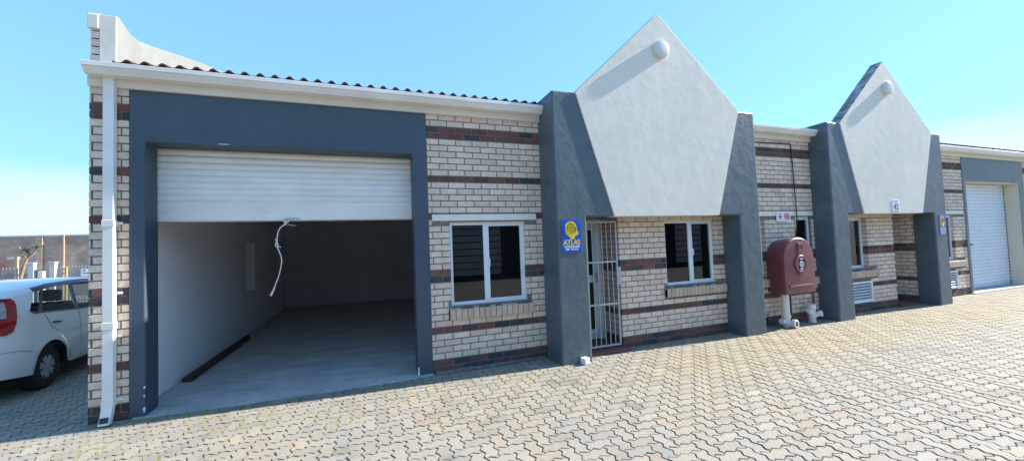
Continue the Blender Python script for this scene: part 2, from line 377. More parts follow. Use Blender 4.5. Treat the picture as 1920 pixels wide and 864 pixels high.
# --- wall between the gables
W4=(10.33,10.77,.85,1.985); W4b=(8.7,9.50,.885,1.985)
mb=MB(); wall_cells(mb,8.6,11.2,-.13,.10,0,H,[W4,W4b])
brick_face(mb,(8.9,-.13),(1,0),(0,-1),2.3,0,H,[(W4[0]-8.9,W4[1]-8.9,W4[2],W4[3]),(W4b[0]-8.9,W4b[1]-8.9,W4b[2],W4b[3]),(-.1,2.3,*LINT),(W4b[0]-8.9,9.62-8.9,.71,.885),(10.25-8.9,11.0-8.9,.68,.86)],shift=.13)
brick_face(mb,(W4b[1],-.03),(0,-1),(-1,0),.1,W4b[2],W4b[3],shift=-.12,proud=.003)
mb.build('brick_wall',BM,B,fix=False)
lintel(B,8.93,10.83,-.13)
w=window(B,W4[0]-.02,W4[1]+.02,W4[2],W4[3],-.085,10.36,-.13,(10.25,11.0))
w=window(B,W4b[0],W4b[1],W4b[2],W4b[3],-.06,9.1,-.13,(8.8,9.62))
# --- right of second gable
W5=(15.0,16.20,.885,1.985)
mb=MB(); wall_cells(mb,14.55,16.77,0,.22,0,H,[W5])
brick_face(mb,(14.6,0),(1,0),(0,-1),2.16,0,H,[(W5[0]-14.6,W5[1]-14.6,W5[2],W5[3]),(0,2.1,*LINT),(.2,16.62-14.6,.71,.885),(15.3-14.6,16.16-14.6,.2,.62)],shift=.03)
brick_face(mb,(W5[1],.1),(0,-1),(-1,0),.1,W5[2],W5[3],shift=-.12,proud=.003)
mb.build('brick_wall',BM,B,fix=False)
lintel(B,14.7,16.7,0)
window(B,W5[0],W5[1],W5[2],W5[3],.045,15.6,0,(14.9,16.60))
mb=MB(); mb.box(19.93,24,0,.22,0,H); brick_face(mb,(19.93,0),(1,0),(0,-1),4.07,0,H); brick_face(mb,(24,0),(0,1),(1,0),9,0,H); mb.box(23.8,24,.22,9,0,H); mb.build('brick_wall',BM,B,fix=False)
# back wall and upper wall behind the gables
mb=MB(); mb.box(0,24,9,9.22,0,H); mb.build('rear_wall',M['inwall_dark'],B)

# air vents
def vent(x0,x1,z0,z1,y):
    mb=MB(); f=.035
    mb.box(x0,x0+f,y-.02,y+.05,z0,z1); mb.box(x1-f,x1,y-.02,y+.05,z0,z1); mb.box(x0+f,x1-f,y-.02,y+.05,z0,z0+f); mb.box(x0+f,x1-f,y-.02,y+.05,z1-f,z1)
    n=6; h=(z1-z0-2*f)/n
    for i in range(n):
        za=z0+f+i*h
        mb.prism([(y-.016,za+.006),(y+.035,za+h*.75),(y+.039,za+h*.75-.006),(y-.012,za)],'x',x0+f,x1-f)
    mb.box(x0+f,x1-f,y+.045,y+.05,z0+f,z1-f,1)
    return mb.build('air_vent',[M['alu'],M['dark_metal']],B)
vent(11.5,12.53,.20,.62,-.14); vent(15.3,16.16,.20,.62,-.01)

# --- garage door surrounds
def surround(x0,xo0,xo1,x1,zt,yf,yb,m,mi):
    mb=MB()
    mb.prism([(x0,0),(xo0,0),(xo0,zt),(xo1,zt),(xo1,0),(x1,0),(x1,H),(x0,H)],'y',yf,yb)
    o=mb.build('door_surround',[m],B,bevel=.012)
    return o
surround(.318,.455,3.235,3.428,2.885,-.02,.25,M['navy'],0)
o=surround(16.75,16.88,19.65,19.95,2.83,-.02,.24,M['slate'],0)
mb=MB(); mb.box(19.646,19.66,-.014,.26,.012,2.828); mb.box(16.88,19.66,-.014,.26,2.822,2.834); mb.build('reveal_lining',M['cream'],B)
def roller(x0,x1,zb,zt,y,m,handle=None,pitch=.0765):
    mb=MB(); z=zt; prof=[]
    while z-pitch>zb+.10:
        for k in range(6):
            t=k/6; prof.append((y+.004-.016*math.sin(math.pi*t)**.8 if k else y+.010, z-pitch*t))
        z-=pitch
    prof+= [(y+.010,zb+.10),(y,zb+.098),(y,zb+.004),(y+.004,zb)]
    b=mb.addv([(x0,p[0],p[1]) for p in prof]+[(x1,p[0],p[1]) for p in prof]); n=len(prof)
    for i in range(n-1): mb.face([b+i,b+i+1,b+n+i+1,b+n+i],0)
    mb.box(x0,x1,y+.012,y+.02,zb,zt)
    d=mb.build('roller_door',m,B,smooth=50,fix=False)
    r=MB(); r.box(x0,x1,y+.021,y+.05,zb-.012,zb+.02); r.build('bottom_rail',M['steel'],d)
    for gx in (x0-.03,x1+.016):
        g=MB(); g.box(gx,gx+.014,y-.012,y+.06,.02,zt,0); g.build('guide_rail',M['dark_metal'],d)
    return d
d1=roller(.435,3.26,2.055,2.90,.28,M['shutter'])
mb=MB(); mb.box(1.70,1.86,.268,.2795,2.062,2.078); mb.build('door_lock',M['steel'],d1)
mb=MB(); mb.box(.40,3.28,.27,.275,2.868,2.884); mb.box(.456,3.234,.30,.70,2.60,H-.05); mb.build('roller_housing',M['inwall_dark'],d1)
d2=roller(16.90,19.63,.03,2.83,.27,M['shutter_blue'],pitch=.09)
mb=MB(); mb.box(17.55,17.75,.255,.2695,1.18,1.22); mb.build('handle',M['dark_metal'],d2)

# --- garage room
mb=MB()
# left wall (.289) with two blocked window recesses
NI=[(4.03,4.92,.87,1.91),(6.9,7.72,.85,1.88)]
ys=sorted({.22,8.37,*[n[0] for n in NI],*[n[1] for n in NI]}); zs=sorted({0,H,.86,1.90,.87,1.91,.85,1.88})
for ya,yb in zip(ys,ys[1:]):
    for za,zb in zip(zs,zs[1:]):
        cy,cz=(ya+yb)/2,(za+zb)/2
        hole=any(n[0]<cy<n[1] and n[2]<cz<n[3] for n in NI)
        x=.294 if not hole else None
        if x: mb.box(.075,.289,ya,yb,za,zb)
mb2=MB()
mb.build('interior_wall',M['inwall'],B)
for n in NI:
    q=MB(); q.box(.078,.085,n[0],n[1],n[2],n[3]); q.build('window_board',M['inwall_dark'],B)
mb=MB(); mb.box(.20,5.05,8.37,8.5,0,H); mb.box(4.95,5.10,.22,8.37,0,H); mb.build('interior_wall',M['inwall_dark'],B)
mb=MB(); mb.box(.10,5.0,.26,8.4,3.28,3.33); mb.build('garage_ceiling',M['inwall'],B)
# skirting marks and wall socket
mb=MB(); mb.box(.2885,.297,3.22,3.30,.33,.46); mb.build('wall_socket',M['white'],B)
mb=MB()
mb.box(.05,5.0,.0,8.37,-.10,.014)
mb.prism([(.32,0),(3.43,0),(3.42,-.075),(2.9,-.105),(2.3,-.10),(1.6,-.085),(1.1,-.07),(.6,-.055),(.36,-.03)],'z',-.1,.013)
mb.build('garage_floor',M['concrete'],B,bevel=.004)
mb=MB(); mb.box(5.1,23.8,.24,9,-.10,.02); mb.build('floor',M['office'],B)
mb=MB(); mb.box(16.76,19.94,-.08,.5,-.1,.024); mb.build('door_apron',M['concrete'],B,bevel=.005)
mb=MB(); mb.box(0.08,23.8,.22,9,3.36,3.40); mb.build('ceiling',M['inwall_dark'],B)
# room partitions keep the offices dark
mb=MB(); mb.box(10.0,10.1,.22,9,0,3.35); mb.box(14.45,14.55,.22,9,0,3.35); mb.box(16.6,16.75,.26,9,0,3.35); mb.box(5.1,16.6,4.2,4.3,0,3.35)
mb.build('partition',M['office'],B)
# chipped paint flakes on the surround
def chip(pts):
    mb=MB(); mb.prism(pts,'y',-.0225,-.018); mb.build('paint_chip',M['white'],B)
for (x,z,s) in ((.452,.31,.014),(.45,.22,.012),(.452,.09,.02),(.451,.06,.012)):
    chip([(x-s,z-s*.6),(x+s*.3,z-s),(x+s*.2,z+s*.9),(x-s*.6,z+s*.4)])
chip([(3.232,.01),(3.262,.02),(3.250,.06),(3.256,.09),(3.244,.125),(3.236,.11)])
chip([(1.10,2.896),(1.16,2.894),(1.22,2.897),(1.19,2.902),(1.12,2.902)])

# --- gutters and fascia
def eave(x0,x1,y,closedL=False):
    mb=MB(); mb.box(x0,x1,y-.055,y+.02,3.438,3.60); f=mb.build('fascia',M['fascia'],B,bevel=.004)
    prof=[(y-.056,3.53),(y-.150,3.53),(y-.185,3.575),(y-.190,3.59),(y-.206,3.595),(y-.206,3.637),(y-.198,3.642),(y-.194,3.637),(y-.190,3.605),(y-.070,3.605),(y-.060,3.645),(y-.056,3.645)]
    g=MB(); g.prism(prof,'x',x0+(.025 if closedL else 0),x1); g.build('gutter',M['gutter'],B)
eave(0.0,5.09,0,True); eave(8.9,10.86,-.13); eave(14.66,24.0,0)
# roof: corrugated tiles in overlapping courses
def roof():
    mb=MB(); sl=math.tan(R(15)); x0,x1=.225,24.0; nx=int((x1-x0)/.15*12); P=.15
    rows=[]; 
    def prof(x):
        t=(x/P)%1.0
        return (.034*math.sin(math.pi*t/.55)**.9) if t<.55 else -.006*math.sin(math.pi*(t-.55)/.45)
    y=-.11; ts=[]
    while y<4.6:
        ts.append((y,y+.335)); y+=.33
    for i,(ya,yb) in enumerate(ts):
        for (yy,dz) in ((ya,-.004),(ya,.018),(yb,.004)):
            z0=3.672+(yy+.11)*sl+dz
            rows.append(mb.addv([(x0+k*(x1-x0)/nx,yy,z0+prof(x0+k*(x1-x0)/nx)) for k in range(nx+1)]))
    for a,b in zip(rows,rows[1:]):
        for k in range(nx): mb.face([a+k,a+k+1,b+k+1,b+k])
    zt=3.655+(4.6+.11)*sl
    mb.poly([(x0,4.58,zt),(x1,4.58,zt),(x1,9.4,3.6),(x0,9.4,3.6)])
    mb.tube([(x0,4.6,zt+.03),(x1,4.6,zt+.03)],.09,10)
    mb.build('roof',M['tile'],B,fix=False)
roof()
# --- parapet at the left end
pz=[(-.012,3.60),(-.012,4.215),(.03,4.235),(.14,4.20),(.26,4.165),(.42,4.175),(.78,4.28),(1.5,4.52),(2.3,4.77),(3.4,5.09),(4.9,5.52),(9,4.3),(9,3.40),(.2,3.40),(.2,3.60)]
mb=MB(); mb.prism([(-.014,3.60),(-.014,4.216),(.005,4.22),(.005,3.60)],'x',.0755,.213); mb.build('parapet_pier_face',M['white_plaster'],B,bevel=.004)
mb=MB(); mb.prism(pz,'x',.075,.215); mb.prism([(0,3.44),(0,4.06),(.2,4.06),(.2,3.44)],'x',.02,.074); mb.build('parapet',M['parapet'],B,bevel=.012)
mb=MB(); mb.prism([(-.020,4.06),(-.020,4.215),(.03,4.24),(.14,4.205),(.26,4.17),(.42,4.18),(.78,4.285),(1.5,4.525),(2.3,4.775),(3.4,5.095),(4.9,5.525),(9,4.305),(9,4.1),(.2,4.06)],'x',-.025,.0745)
mb.build('parapet_cap',M['white_plaster'],B,bevel=.012)
mb=MB(); mb.box(.004,.074,.0,.2,3.64,4.06,0)
for c in range(43,49): mb.box(rnd.uniform(-.001,.003),.073,-.010+rnd.uniform(-.002,.002),.19,c*CH+J,min((c+1)*CH-J,4.055),1,brick_col(c*0+4))
mb.build('brick_wall',BM,B,fix=False)
# --- downpipe
def downpipe():
    mb=MB(); x0,x1=.135,.225
    pts=[(-.112,3.55),(-.112,.16),(-.150,.05),(-.158,-.0+.012)]
    def ring(y,z,w=0,d=.062): return [(x0-w,y-w,z),(x1+w,y-w,z),(x1+w,y+d+w,z),(x0-w,y+d+w,z)]
    rs=[mb.addv(ring(*p)) for p in ((-.085,3.56),(-.082,3.44),(-.082,.21),(-.112,.10),(-.150,.015))]
    for a,b in zip(rs,rs[1:]):
        for k in range(4): mb.face([a+k,a+(k+1)%4,b+(k+1)%4,b+k])
    o=mb.build('downpipe',M['gutter'],B,bevel=.006)
    for z in (2.02,.98,.21):
        c=MB(); c.box(x0-.005,x1+.005,-.087,-.012,z-.04,z+.03); c.build('pipe_collar',M['gutter'],o,bevel=.004)
    m_=MB(); m_.box(x0+.012,x1-.012,-.149,-.10,.0145,.0155); m_.poly([(x0+.01,-.1455,.035),(x1-.01,-.1455,.035),(x1-.01,-.128,.085),(x0+.01,-.128,.085)]); m_.build('outlet',M['dark_metal'],o)
    for z in (2.02,1.30,.86,.22):
        b=MB(); b.box(x1+.004,x1+.045,-.02,-.008,z-.012,z+.012); b.build('bracket',M['gutter'],o)
downpipe()
# --- gables
def gable(a,mirror,apex,stain):
    w=3.85; Ht=3.753; 
    def X(t): return a+(w-t if mirror else t)
    def poly(p): 
        q=[(X(t),z) for t,z in p]; return q[::-1] if mirror else q
    parts=[]
    for k in (0,1):
        mb=MB(); s=lambda t: (w-t) if k else t
        pl=[(a+s(0),-.02),(a+s(.462),-.02),(a+s(.462),2.0),(a+s(.93),2.0),(a+s(.372),Ht),(a+s(0),Ht)]
        # subdivided slightly irregular hand-plastered pillar
        mb.prism(pl,'y',-.49,-.12); mb.box(min(a+s(0),a+s(.25)),max(a+s(0),a+s(.25)),-.12,.12,0,Ht)
        mb.box(min(a+s(0),a+s(.4)),max(a+s(0),a+s(.4)),.12,.6,3.4,Ht-.01)
        parts.append(mb.build('pillar',M['slate'],B,bevel=.022))
    # white pentagon
    L,Rr=a+.368,a+w-.368; bl,br=a+.925,a+w-.925
    kp=[(bl,1.998),(br,1.998),(Rr,Ht+.002),(apex,5.15),(L,Ht+.002)]
    mb=MB(); mb.prism(kp,'y',-.505,-.30,0,ms=[0,0,0,1 if stain else 0,1 if stain else 0] and [0,0,1 if stain else 0,1 if stain else 0,0])
    g=mb.build('gable',[M['white_plaster'],M['edge_stain']],B,bevel=.006)
    # body behind: soffit and back
    mb=MB(); mb.prism([(bl-.3,2.006),(br+.3,2.006),(Rr-.1,Ht),(L+.1,Ht)],'y',-.485+.02,.12); mb.box(a+.2,a+w-.2,-.46,.40,2.012,2.10)
    mb.box(a+.1,a+w-.1,.1,.6,2.03,3.5)
    mb.build('soffit',M['slate'],B)
    return g
gable(5.075,False,6.955,False); gable(10.838,True,12.715,True)
# --- entrance recess with door behind the gate
def entrance(x0,x1,y,hinge):
    mb=MB(); f=.07
    mb.box(x0,x0+f,y,y+.06,.05,2.02); mb.box(x1-f,x1,y,y+.06,.05,2.02); mb.box(x0+f,x1-f,y,y+.06,1.93,2.02)
    mb.box(x0-.1,x1+.1,y+.08,y+.1,0,2.03)
    o=mb.build('door_frame',M['alu'],B,bevel=.003)
    d=MB(); a,b=x0+f+.005,x1-f-.005; s=.08
    d.box(a,a+s,y+.005,y+.045,.06,1.925); d.box(b-s,b,y+.005,y+.045,.06,1.925); d.box(a+s,b-s,y+.005,y+.045,.06,.22); d.box(a+s,b-s,y+.005,y+.045,.98,1.10); d.box(a+s,b-s,y+.005,y+.045,1.84,1.925)
    dd=d.build('door',M['alu'],B,bevel=.003)
    g=MB(); g.box(a+s,b-s,y+.02,y+.026,.22,.98); g.box(a+s,b-s,y+.02,y+.026,1.10,1.84); g.build('pane',M['trim'],dd)
    h=MB(); hx=b-s*.5 if hinge=='l' else a+s*.5; h.box(hx-.015,hx+.015,y-.01,y+.004,.98,1.14); h.tube([(hx,y-.01,1.08),(hx,y-.05,1.08),(hx-.11,y-.05,1.08)],.009,8); h.build('door_handle',M['steel'],dd,smooth=40)
entrance(5.50,6.31,.36,'l'); entrance(13.42,14.25,.40,'r')
mb=MB(); mb.box(5.53,6.33,-.30,.6,-.05,.045); mb.build('doorstep',M['redstep'],B,bevel=.008)
mb=MB(); mb.box(13.40,14.25,-.20,.6,-.05,.045); mb.build('doorstep',M['redstep'],B,bevel=.008)
# security gate
mb=MB(); y=-.16; gx0,gx1=5.56,6.235
t=.014
for x in (gx0,gx1): mb.box(x-t,x+t,y-t,y+t,.07,1.955)
for z in (.085,.70,1.335,1.94): mb.box(gx0+t,gx1-t,y-t*.8,y+t*.8,z-t,z+t)
n=8
for i in range(1,n):
    x=gx0+(gx1-gx0)*i/n; mb.box(x-.006,x+.006,y-.006,y+.006,.085,1.94)
g=mb.build('security_gate',M['steel'],B,bevel=.002)
mb=MB(); mb.box(gx1+.015,gx1+.065,y-.01,y+.06,.98,1.25); mb.build('gate_lock',M['steel'],g,bevel=.004)
# wall lights: round bulkheads
def bulkhead(x,z,label):
    mb=MB(); mb.lathe((x,-.505,z),(0,-1,0),[(.135,0),(.138,.02),(.138,.062),(.128,.070)],32)
    o=mb.build('wall_light',M['lamp'],None,smooth=35)
    d=MB(); d.lathe((x,-.575,z),(0,-1,0),[(.116,0),(.112,.003),(.09,.006),(.05,.008),(.001,.009)],32); dd=d.build('diffuser',M['lamp'],o,smooth=60)
    tag(o,label,'wall light','round bulkhead lights near the gable tips'); return o
bulkhead(6.965,4.565,'round white bulkhead light near the tip of the larger nearer white gable')
bulkhead(12.76,4.575,'round white bulkhead light on the smaller farther white gable above the unit 42 plate')

# ------------------------------------------------------------------ text
def text(s,size,m,parent,x,y,z,name='lettering',bold=0,sx=1,align='CENTER'):
    cu=bpy.data.curves.new(name,'FONT'); cu.body=s; cu.size=size; cu.align_x=align; cu.align_y='CENTER'; cu.extrude=.0006; cu.offset=bold; cu.resolution_u=3
    o=bpy.data.objects.new(name+'_src',cu); COL.objects.link(o)
    dg=bpy.context.evaluated_depsgraph_get(); me=bpy.data.meshes.new_from_object(o.evaluated_get(dg)); 
    bpy.data.objects.remove(o); me.materials.clear(); me.materials.append(m)
    q=bpy.data.objects.new(name,me); COL.objects.link(q); q.parent=parent
    q.location=(x,y,z); q.rotation_euler=(R(90),0,0); q.scale=(sx,1,1); return q
def security_sign(x,y,z,w,h,label):
    """x,y,z: top-left corner"""
    root=empty('security_sign',(x+w/2,y,z-h/2)); tag(root,label,'sign','blue security company signs')
    k=w/.305
    b=MB(); b.box(-w/2,w/2,-.006,0,-h/2,h/2); b.build('sign_board',M['blue'],root,bevel=.002)
    hd=[(-.095,.145),(-.085,.175),(-.055,.20),(-.01,.213),(.035,.205),(.065,.18),(.08,.145),(.085,.11),(.088,.09),(.107,.055),(.105,.035),(.085,.025),(.055,.012),(.045,-.005),(.042,-.03),(-.022,-.03),(-.025,-.005),(-.045,.012),(-.075,.028),(-.09,.055),(-.097,.10)]
    pts=[(a*k,(c-.015)*h/.45) for a,c in hd]
    b=MB(); b.prism(pts,'y',-.0085,-.006); b.build('emblem',M['yellow'],root)
    b=MB(); c0=(-.005*k,.105*h/.45); rr=.062*k
    for ex in (1,.55):
        b.tube([(c0[0]+rr*ex*math.cos(t*math.pi/10),-.0095,c0[1]+rr*1.05*math.sin(t*math.pi/10)) for t in range(21)],.0024*k,5)
    b.tube([(c0[0]-rr*1.25,-.0095,c0[1]+.005),(c0[0]+rr*1.3,-.0095,c0[1]+.005)],.0026*k,5); b.tube([(c0[0],-.0095,c0[1]-rr*1.15),(c0[0],-.0095,c0[1]+rr*1.3)],.0026*k,5)
    b.tube([(c0[0]-rr*.8,-.0095,c0[1]-rr*.75),(c0[0]-rr*.1,-.0095,c0[1]-rr*1.1),(c0[0]+rr*.8,-.0095,c0[1]-rr*.75)],.003*k,5)
    b.tube([(c0[0]+rr*1.12,-.0095,c0[1]+rr*.2),(c0[0]+rr*1.2,-.0095,c0[1]-rr*.9)],.0045*k,5)
    b.build('globe_lines',M['sign_line'],root)
    text('ATLAS',.098*k,M['yellow'],root,0,-.0065,-.092*h/.45,bold=.0035,sx=.92)
    b=MB(); b.box(-.118*k,.118*k,-.0075,-.006,-.160*h/.45,-.137*h/.45); bb=b.build('band',M['white'],root)
    b=MB(); xx=-.108*k
    while xx<.105*k:
        ww=rnd.uniform(.006,.010)*k; b.box(xx,xx+ww,-.0083,-.0076,-.154*h/.45,-.144*h/.45); xx+=ww+rnd.choice([.004,.004,.004,.012])*k
    b.build('small_print',M['greyink'],root)
    text('0861 103 616',.036*k,M['white'],root,0,-.0065,-.182*h/.45,bold=.0012,sx=.98)
    return root
security_sign(5.135,-.4905,1.965,.305,.455,'blue security sign with yellow globe head on the first pillar, left of the barred gate')
security_sign(14.375,-.4905,1.955,.24,.445,'blue security sign with yellow globe head on the farthest pillar beside the pale roller door')
r=empty('unit_plate',(12.80,-.5055,2.155)); tag(r,'white unit 42 number plate at the bottom of the farther gable','sign')
b=MB(); b.box(-.115,.115,-.006,0,-.12,.12); b.build('sign_board',M['white'],r,bevel=.002)
text('42',.165,M['ink'],r,0,-.0065,-.03,bold=.0045); text('UNIT',.055,M['greyink'],r,0,-.0065,.083)
b=MB(); b.box(-.09,.09,-.0073,-.0062,-.112,-.107); b.build('line',M['greyink'],r)
r=empty('fire_sign',(9.985,-.150,1.99)); tag(r,'white fire hose sign with red arrow and reel above the red hose cabinet','sign')
b=MB(); b.box(-.19,.19,-.006,0,-.095,.095); b.build('sign_board',M['white'],r,bevel=.002)
b=MB(); b.prism([(-.10,.065),(-.08,.065),(-.08,-.01),(-.045,.025),(-.045,-.005),(-.09,-.06),(-.135,-.005),(-.135,.025),(-.10,-.01)],'y',-.0078,-.006); b.build('arrow_symbol',M['red'],r)
b=MB()
for rr in (.058,.034): b.tube([(.085+rr*math.cos(t*math.pi/12),-.007,rr*math.sin(t*math.pi/12)) for t in range(25)],.0065,6)
b.lathe((.085,-.006,0),(0,-1,0),[(.014,0),(.014,.003)],12); b.box(.13,.15,-.008,-.006,-.06,.02); b.build('reel_symbol',M['red'],r)

# ------------------------------------------------------------------ hose cabinet
def hose():
    root=empty('hose_cabinet',(9.83,-.14,.62)); tag(root,'arched dark red fire hose reel cabinet mounted on the brick wall between the gables','fire hose cabinet')
    def outline(xc,w,z0,z1,n=14):
        r=w/2; zc=z1-r*.92
        p=[(xc-r,z0),(xc-r,zc)]
        for i in range(1,n): 
            t=math.pi-i*math.pi/n; p.append((xc+r*math.cos(t),zc+r*.92*math.sin(t)))
        p+=[(xc+r,zc),(xc+r,z0)]; return p
    mb=MB()
    rings=[]; spec=[(0,.70,0,.93,.03),(-.27,.745,-.012,.955,.0),(-.275,.775,-.02,.965,.0),(-.345,.775,-.02,.965,.0),(-.355,.755,-.010,.952,.0),(-.357,.70,.02,.92,0)]
    for y,w,z0,z1,dx in spec:
        o=outline(dx*0,w,z0,z1); rings.append(mb.addv([(p[0],y,p[1]) for p in o])); n=len(o)
    for i,(a,b) in enumerate(zip(rings,rings[1:])):
        for k in range(n): mb.face([a+k,a+(k+1)%n,b+(k+1)%n,b+k],0)
    mb.face([rings[-1]+k for k in range(n)],0); mb.face([rings[0]+k for k in range(n)],0)
    mb.build('cabinet_body',M['hose'],root,smooth=32)
    d=MB()
    d.box(-.055,.075,-.378,-.35,.30,.88); d.lathe((.01,-.352,.50),(0,-1,0),[(.155,0),(.155,.028),(.145,.034),(.118,.034),(.114,.026),(.001,.026)],32)
    for z in (.74,.34): 
        d.box(-.04,.06,-.386,-.377,z,z+.012); d.box(-.04,.06,-.386,-.377,z+.10,z+.112); d.box(-.04,-.028,-.386,-.377,z+.012,z+.10); d.box(.048,.06,-.386,-.377,z+.012,z+.10)
    d.box(-.29,.30,-.372,-.35,.10,.135)
    d.build('cover_moulding',M['hose'],root,bevel=.006)
    e=MB(); e.lathe((.01,-.380,.50),(0,-1,0),[(.052,0),(.052,.003)],24); e.box(-.03,.05,-.3835,-.380,.575,.60); e.box(-.035,.055,-.3835,-.380,.405,.43); e.build('reel_emblem',M['white'],root)
    e=MB(); 
    for rr in (.034,.02): e.tube([(.01+rr*math.cos(t*math.pi/10),-.384,.50+rr*math.sin(t*math.pi/10)) for t in range(21)],.003,6)
    e.build('emblem_ring',M['greyink'],root)
    h=MB(); 
    h.box(-.30,.31,-.377,-.371,.106,.128); h.build('edge_strip',M['hose_light'],root)
hose()
# pipes
def standpipe():
    o=MB(); x,y=9.635,-.33; r=.062
    o.lathe((x,y,.10),(0,0,1),[(r,0),(r,.50)],20); o.lathe((x,y,.17),(0,0,1),[(r+.012,0),(r+.012,.06)],20)
    o.tube([(x,y,.14),(x+.0,y-.005,.085),(x+.02,y-.05,.06),(x+.03,y-.11,.075)],[.066,.068,.066,.062],18)
    o.lathe((x+.03,y-.10,.078),(.15,-1,.05),[(.070,0),(.074,.03),(.074,.055),(.055,.058)],20)
    o.lathe((x-.06,y,.10),(-1,0,.3),[(.05,0),(.05,.07)],16)
    o.lathe((x,y,0),(0,0,1),[(.055,0),(.06,.05)],16)
    q=o.build('drain_pipe',M['pvc'],None,smooth=40); tag(q,'tall white plastic drain pipe running down below the red hose cabinet','pipe','white plastic pipes under the hose cabinet')
    c=MB(); c.lathe((x+.0385,y-.1555,.081),(.15,-1,.05),[(.045,0),(.045,.004)],16); c.build('pipe_end',M['dark_metal'],q)
    for z in (.30,.36,.42,.48): c=MB(); c.box(x+.055,x+.075,y-.03,y,z,z+.015); c.build('pipe_clip',M['dark_metal'],q)
    o=MB(); x,y=10.40,-.28; r=.058
    o.lathe((x,y,0),(0,0,1),[(.066,0),(.066,.03),(r,.035),(r,.26),(r+.013,.265),(r+.013,.33),(r+.004,.335)],20)
    o.tube([(x,y,.10),(x+.05,y-.05,.15),(x+.075,y-.09,.17)],[.045,.046,.046],16); o.lathe((x+.07,y-.085,.168),(.5,-1,.15),[(.056,0),(.058,.045),(.04,.05)],18)
    o.tube([(x,y,.14),(x-.07,y,.20),(x-.10,y,.24)],[.045,.045,.045],14)
    q=o.build('drain_pipe',M['pvc'],None,smooth=40); tag(q,'short white plastic drain stub with side branch at the foot of the brick wall','pipe','white plastic pipes under the hose cabinet')
standpipe()
def wallpipe(pts,r,label,name='wall_pipe',m='dark_metal'):
    o=MB(); o.tube(pts,r,8); q=o.build(name,M[m],None,smooth=50); tag(q,label,'pipe'); return q
wallpipe([(9.35,-.152,3.36),(9.9,-.152,3.37),(10.28,-.152,3.385),(10.32,-.152,3.34),(10.32,-.175,2.1),(10.325,-.175,1.95),(10.30,-.152,1.62),(10.30,-.152,1.20)],.010,'thin black cable running down the brick wall behind the red cabinet')
wallpipe([(10.02,-.16,.68),(10.02,-.16,.02)],.014,'thin dark water pipe dropping from the hose cabinet beside the tall drain pipe')
wallpipe([(10.10,-.16,.66),(10.62,-.16,.66),(10.66,-.16,.62),(10.66,-.16,.02)],.011,'thin dark pipe bending down behind the short drain stub')
wallpipe([(9.30,-.16,.60),(9.32,-.17,.35),(9.27,-.17,.20),(9.35,-.19,.10)],.012,'dark pipe with stop tap left of the tall drain pipe')
b=MB(); b.lathe((9.33,-.19,.14),(0,-1,0),[(.03,0),(.035,.05),(.02,.06)],12); b.tube([(9.33,-.22,.17),(9.33,-.22,.24)],.008,8); b.tube([(9.28,-.22,.24),(9.38,-.22,.24)],.008,8)
tag(b.build('stop_tap',M['dark_metal'],None,smooth=40),'small dark stop tap near the ground beside the first gable right pillar','tap')

# ------------------------------------------------------------------ loose things
cp=[(1.722,.262,2.05),(1.70,.258,2.00),(1.655,.255,1.96),(1.628,.252,1.90),(1.62,.25,1.80),(1.622,.25,1.72),(1.66,.25,1.62),(1.668,.25,1.56),(1.655,.25,1.46),(1.63,.25,1.36),(1.60,.25,1.28),(1.575,.25,1.20),(1.545,.25,1.14)]
b=MB(); b.tube(cp,[.010,.007,.0065,.0065,.007,.0065,.0065,.0065,.006,.006,.006,.010,.014],8)
b.tube([(1.69,.262,2.05),(1.715,.258,1.995),(1.75,.262,2.052)],.009,6); b.tube([(1.61,.25,1.785),(1.60,.246,1.75),(1.625,.244,1.735),(1.66,.25,1.725)],.007,6)
b.tube([(1.60,.25,1.73),(1.635,.246,1.75),(1.60,.254,1.83)],.006,6); b.tube([(1.74,.262,2.0),(1.80,.262,1.985),(1.83,.262,1.99)],.0035,6)
tag(b.build('pull_cord',M['rope'],None,smooth=60),'knotted white pull cord hanging from the half-open garage roller shutter','cord')
def beam(p,q,w,h,z,label):
    d=Vector((q[0]-p[0],q[1]-p[1],0)); L=d.length; d.normalize(); n=Vector((-d.y,d.x,0))*w/2
    mb=MB(); P=[Vector((*p,z)),Vector((*q,z))]
    b=mb.addv([P[0]-n,P[1]-n,P[1]+n,P[0]+n,P[0]-n+Vector((0,0,h)),P[1]-n+Vector((0,0,h)),P[1]+n+Vector((0,0,h)),P[0]+n+Vector((0,0,h))])
    for f in ((0,3,2,1),(4,5,6,7),(0,1,5,4),(1,2,6,5),(2,3,7,6),(3,0,4,7)): mb.face([b+i for i in f])
    tag(mb.build('timber_beam',M['wood'],None,bevel=.003),label,'timber beam','timber beams on the garage floor')
beam((.435,1.10),(.455,3.72),.055,.052,.016,'dark timber beam on the garage floor, the one farther from the white wall')
beam((.372,1.12),(.385,3.95),.055,.048,.016,'dark timber beam on the garage floor lying against the white wall')
b=MB(); b.box(-.045,.045,-.045,.045,0,.085); b.box(-.038,.038,-.05,-.045,.01,.075); o=b.build('junction_box',M['white'],None,bevel=.008); o.location=(5.385,-.545,.002); o.rotation_euler=(0,0,R(12)); tag(o,'small white plastic box on the paving at the foot of the first pillar','box')
mk=MB()

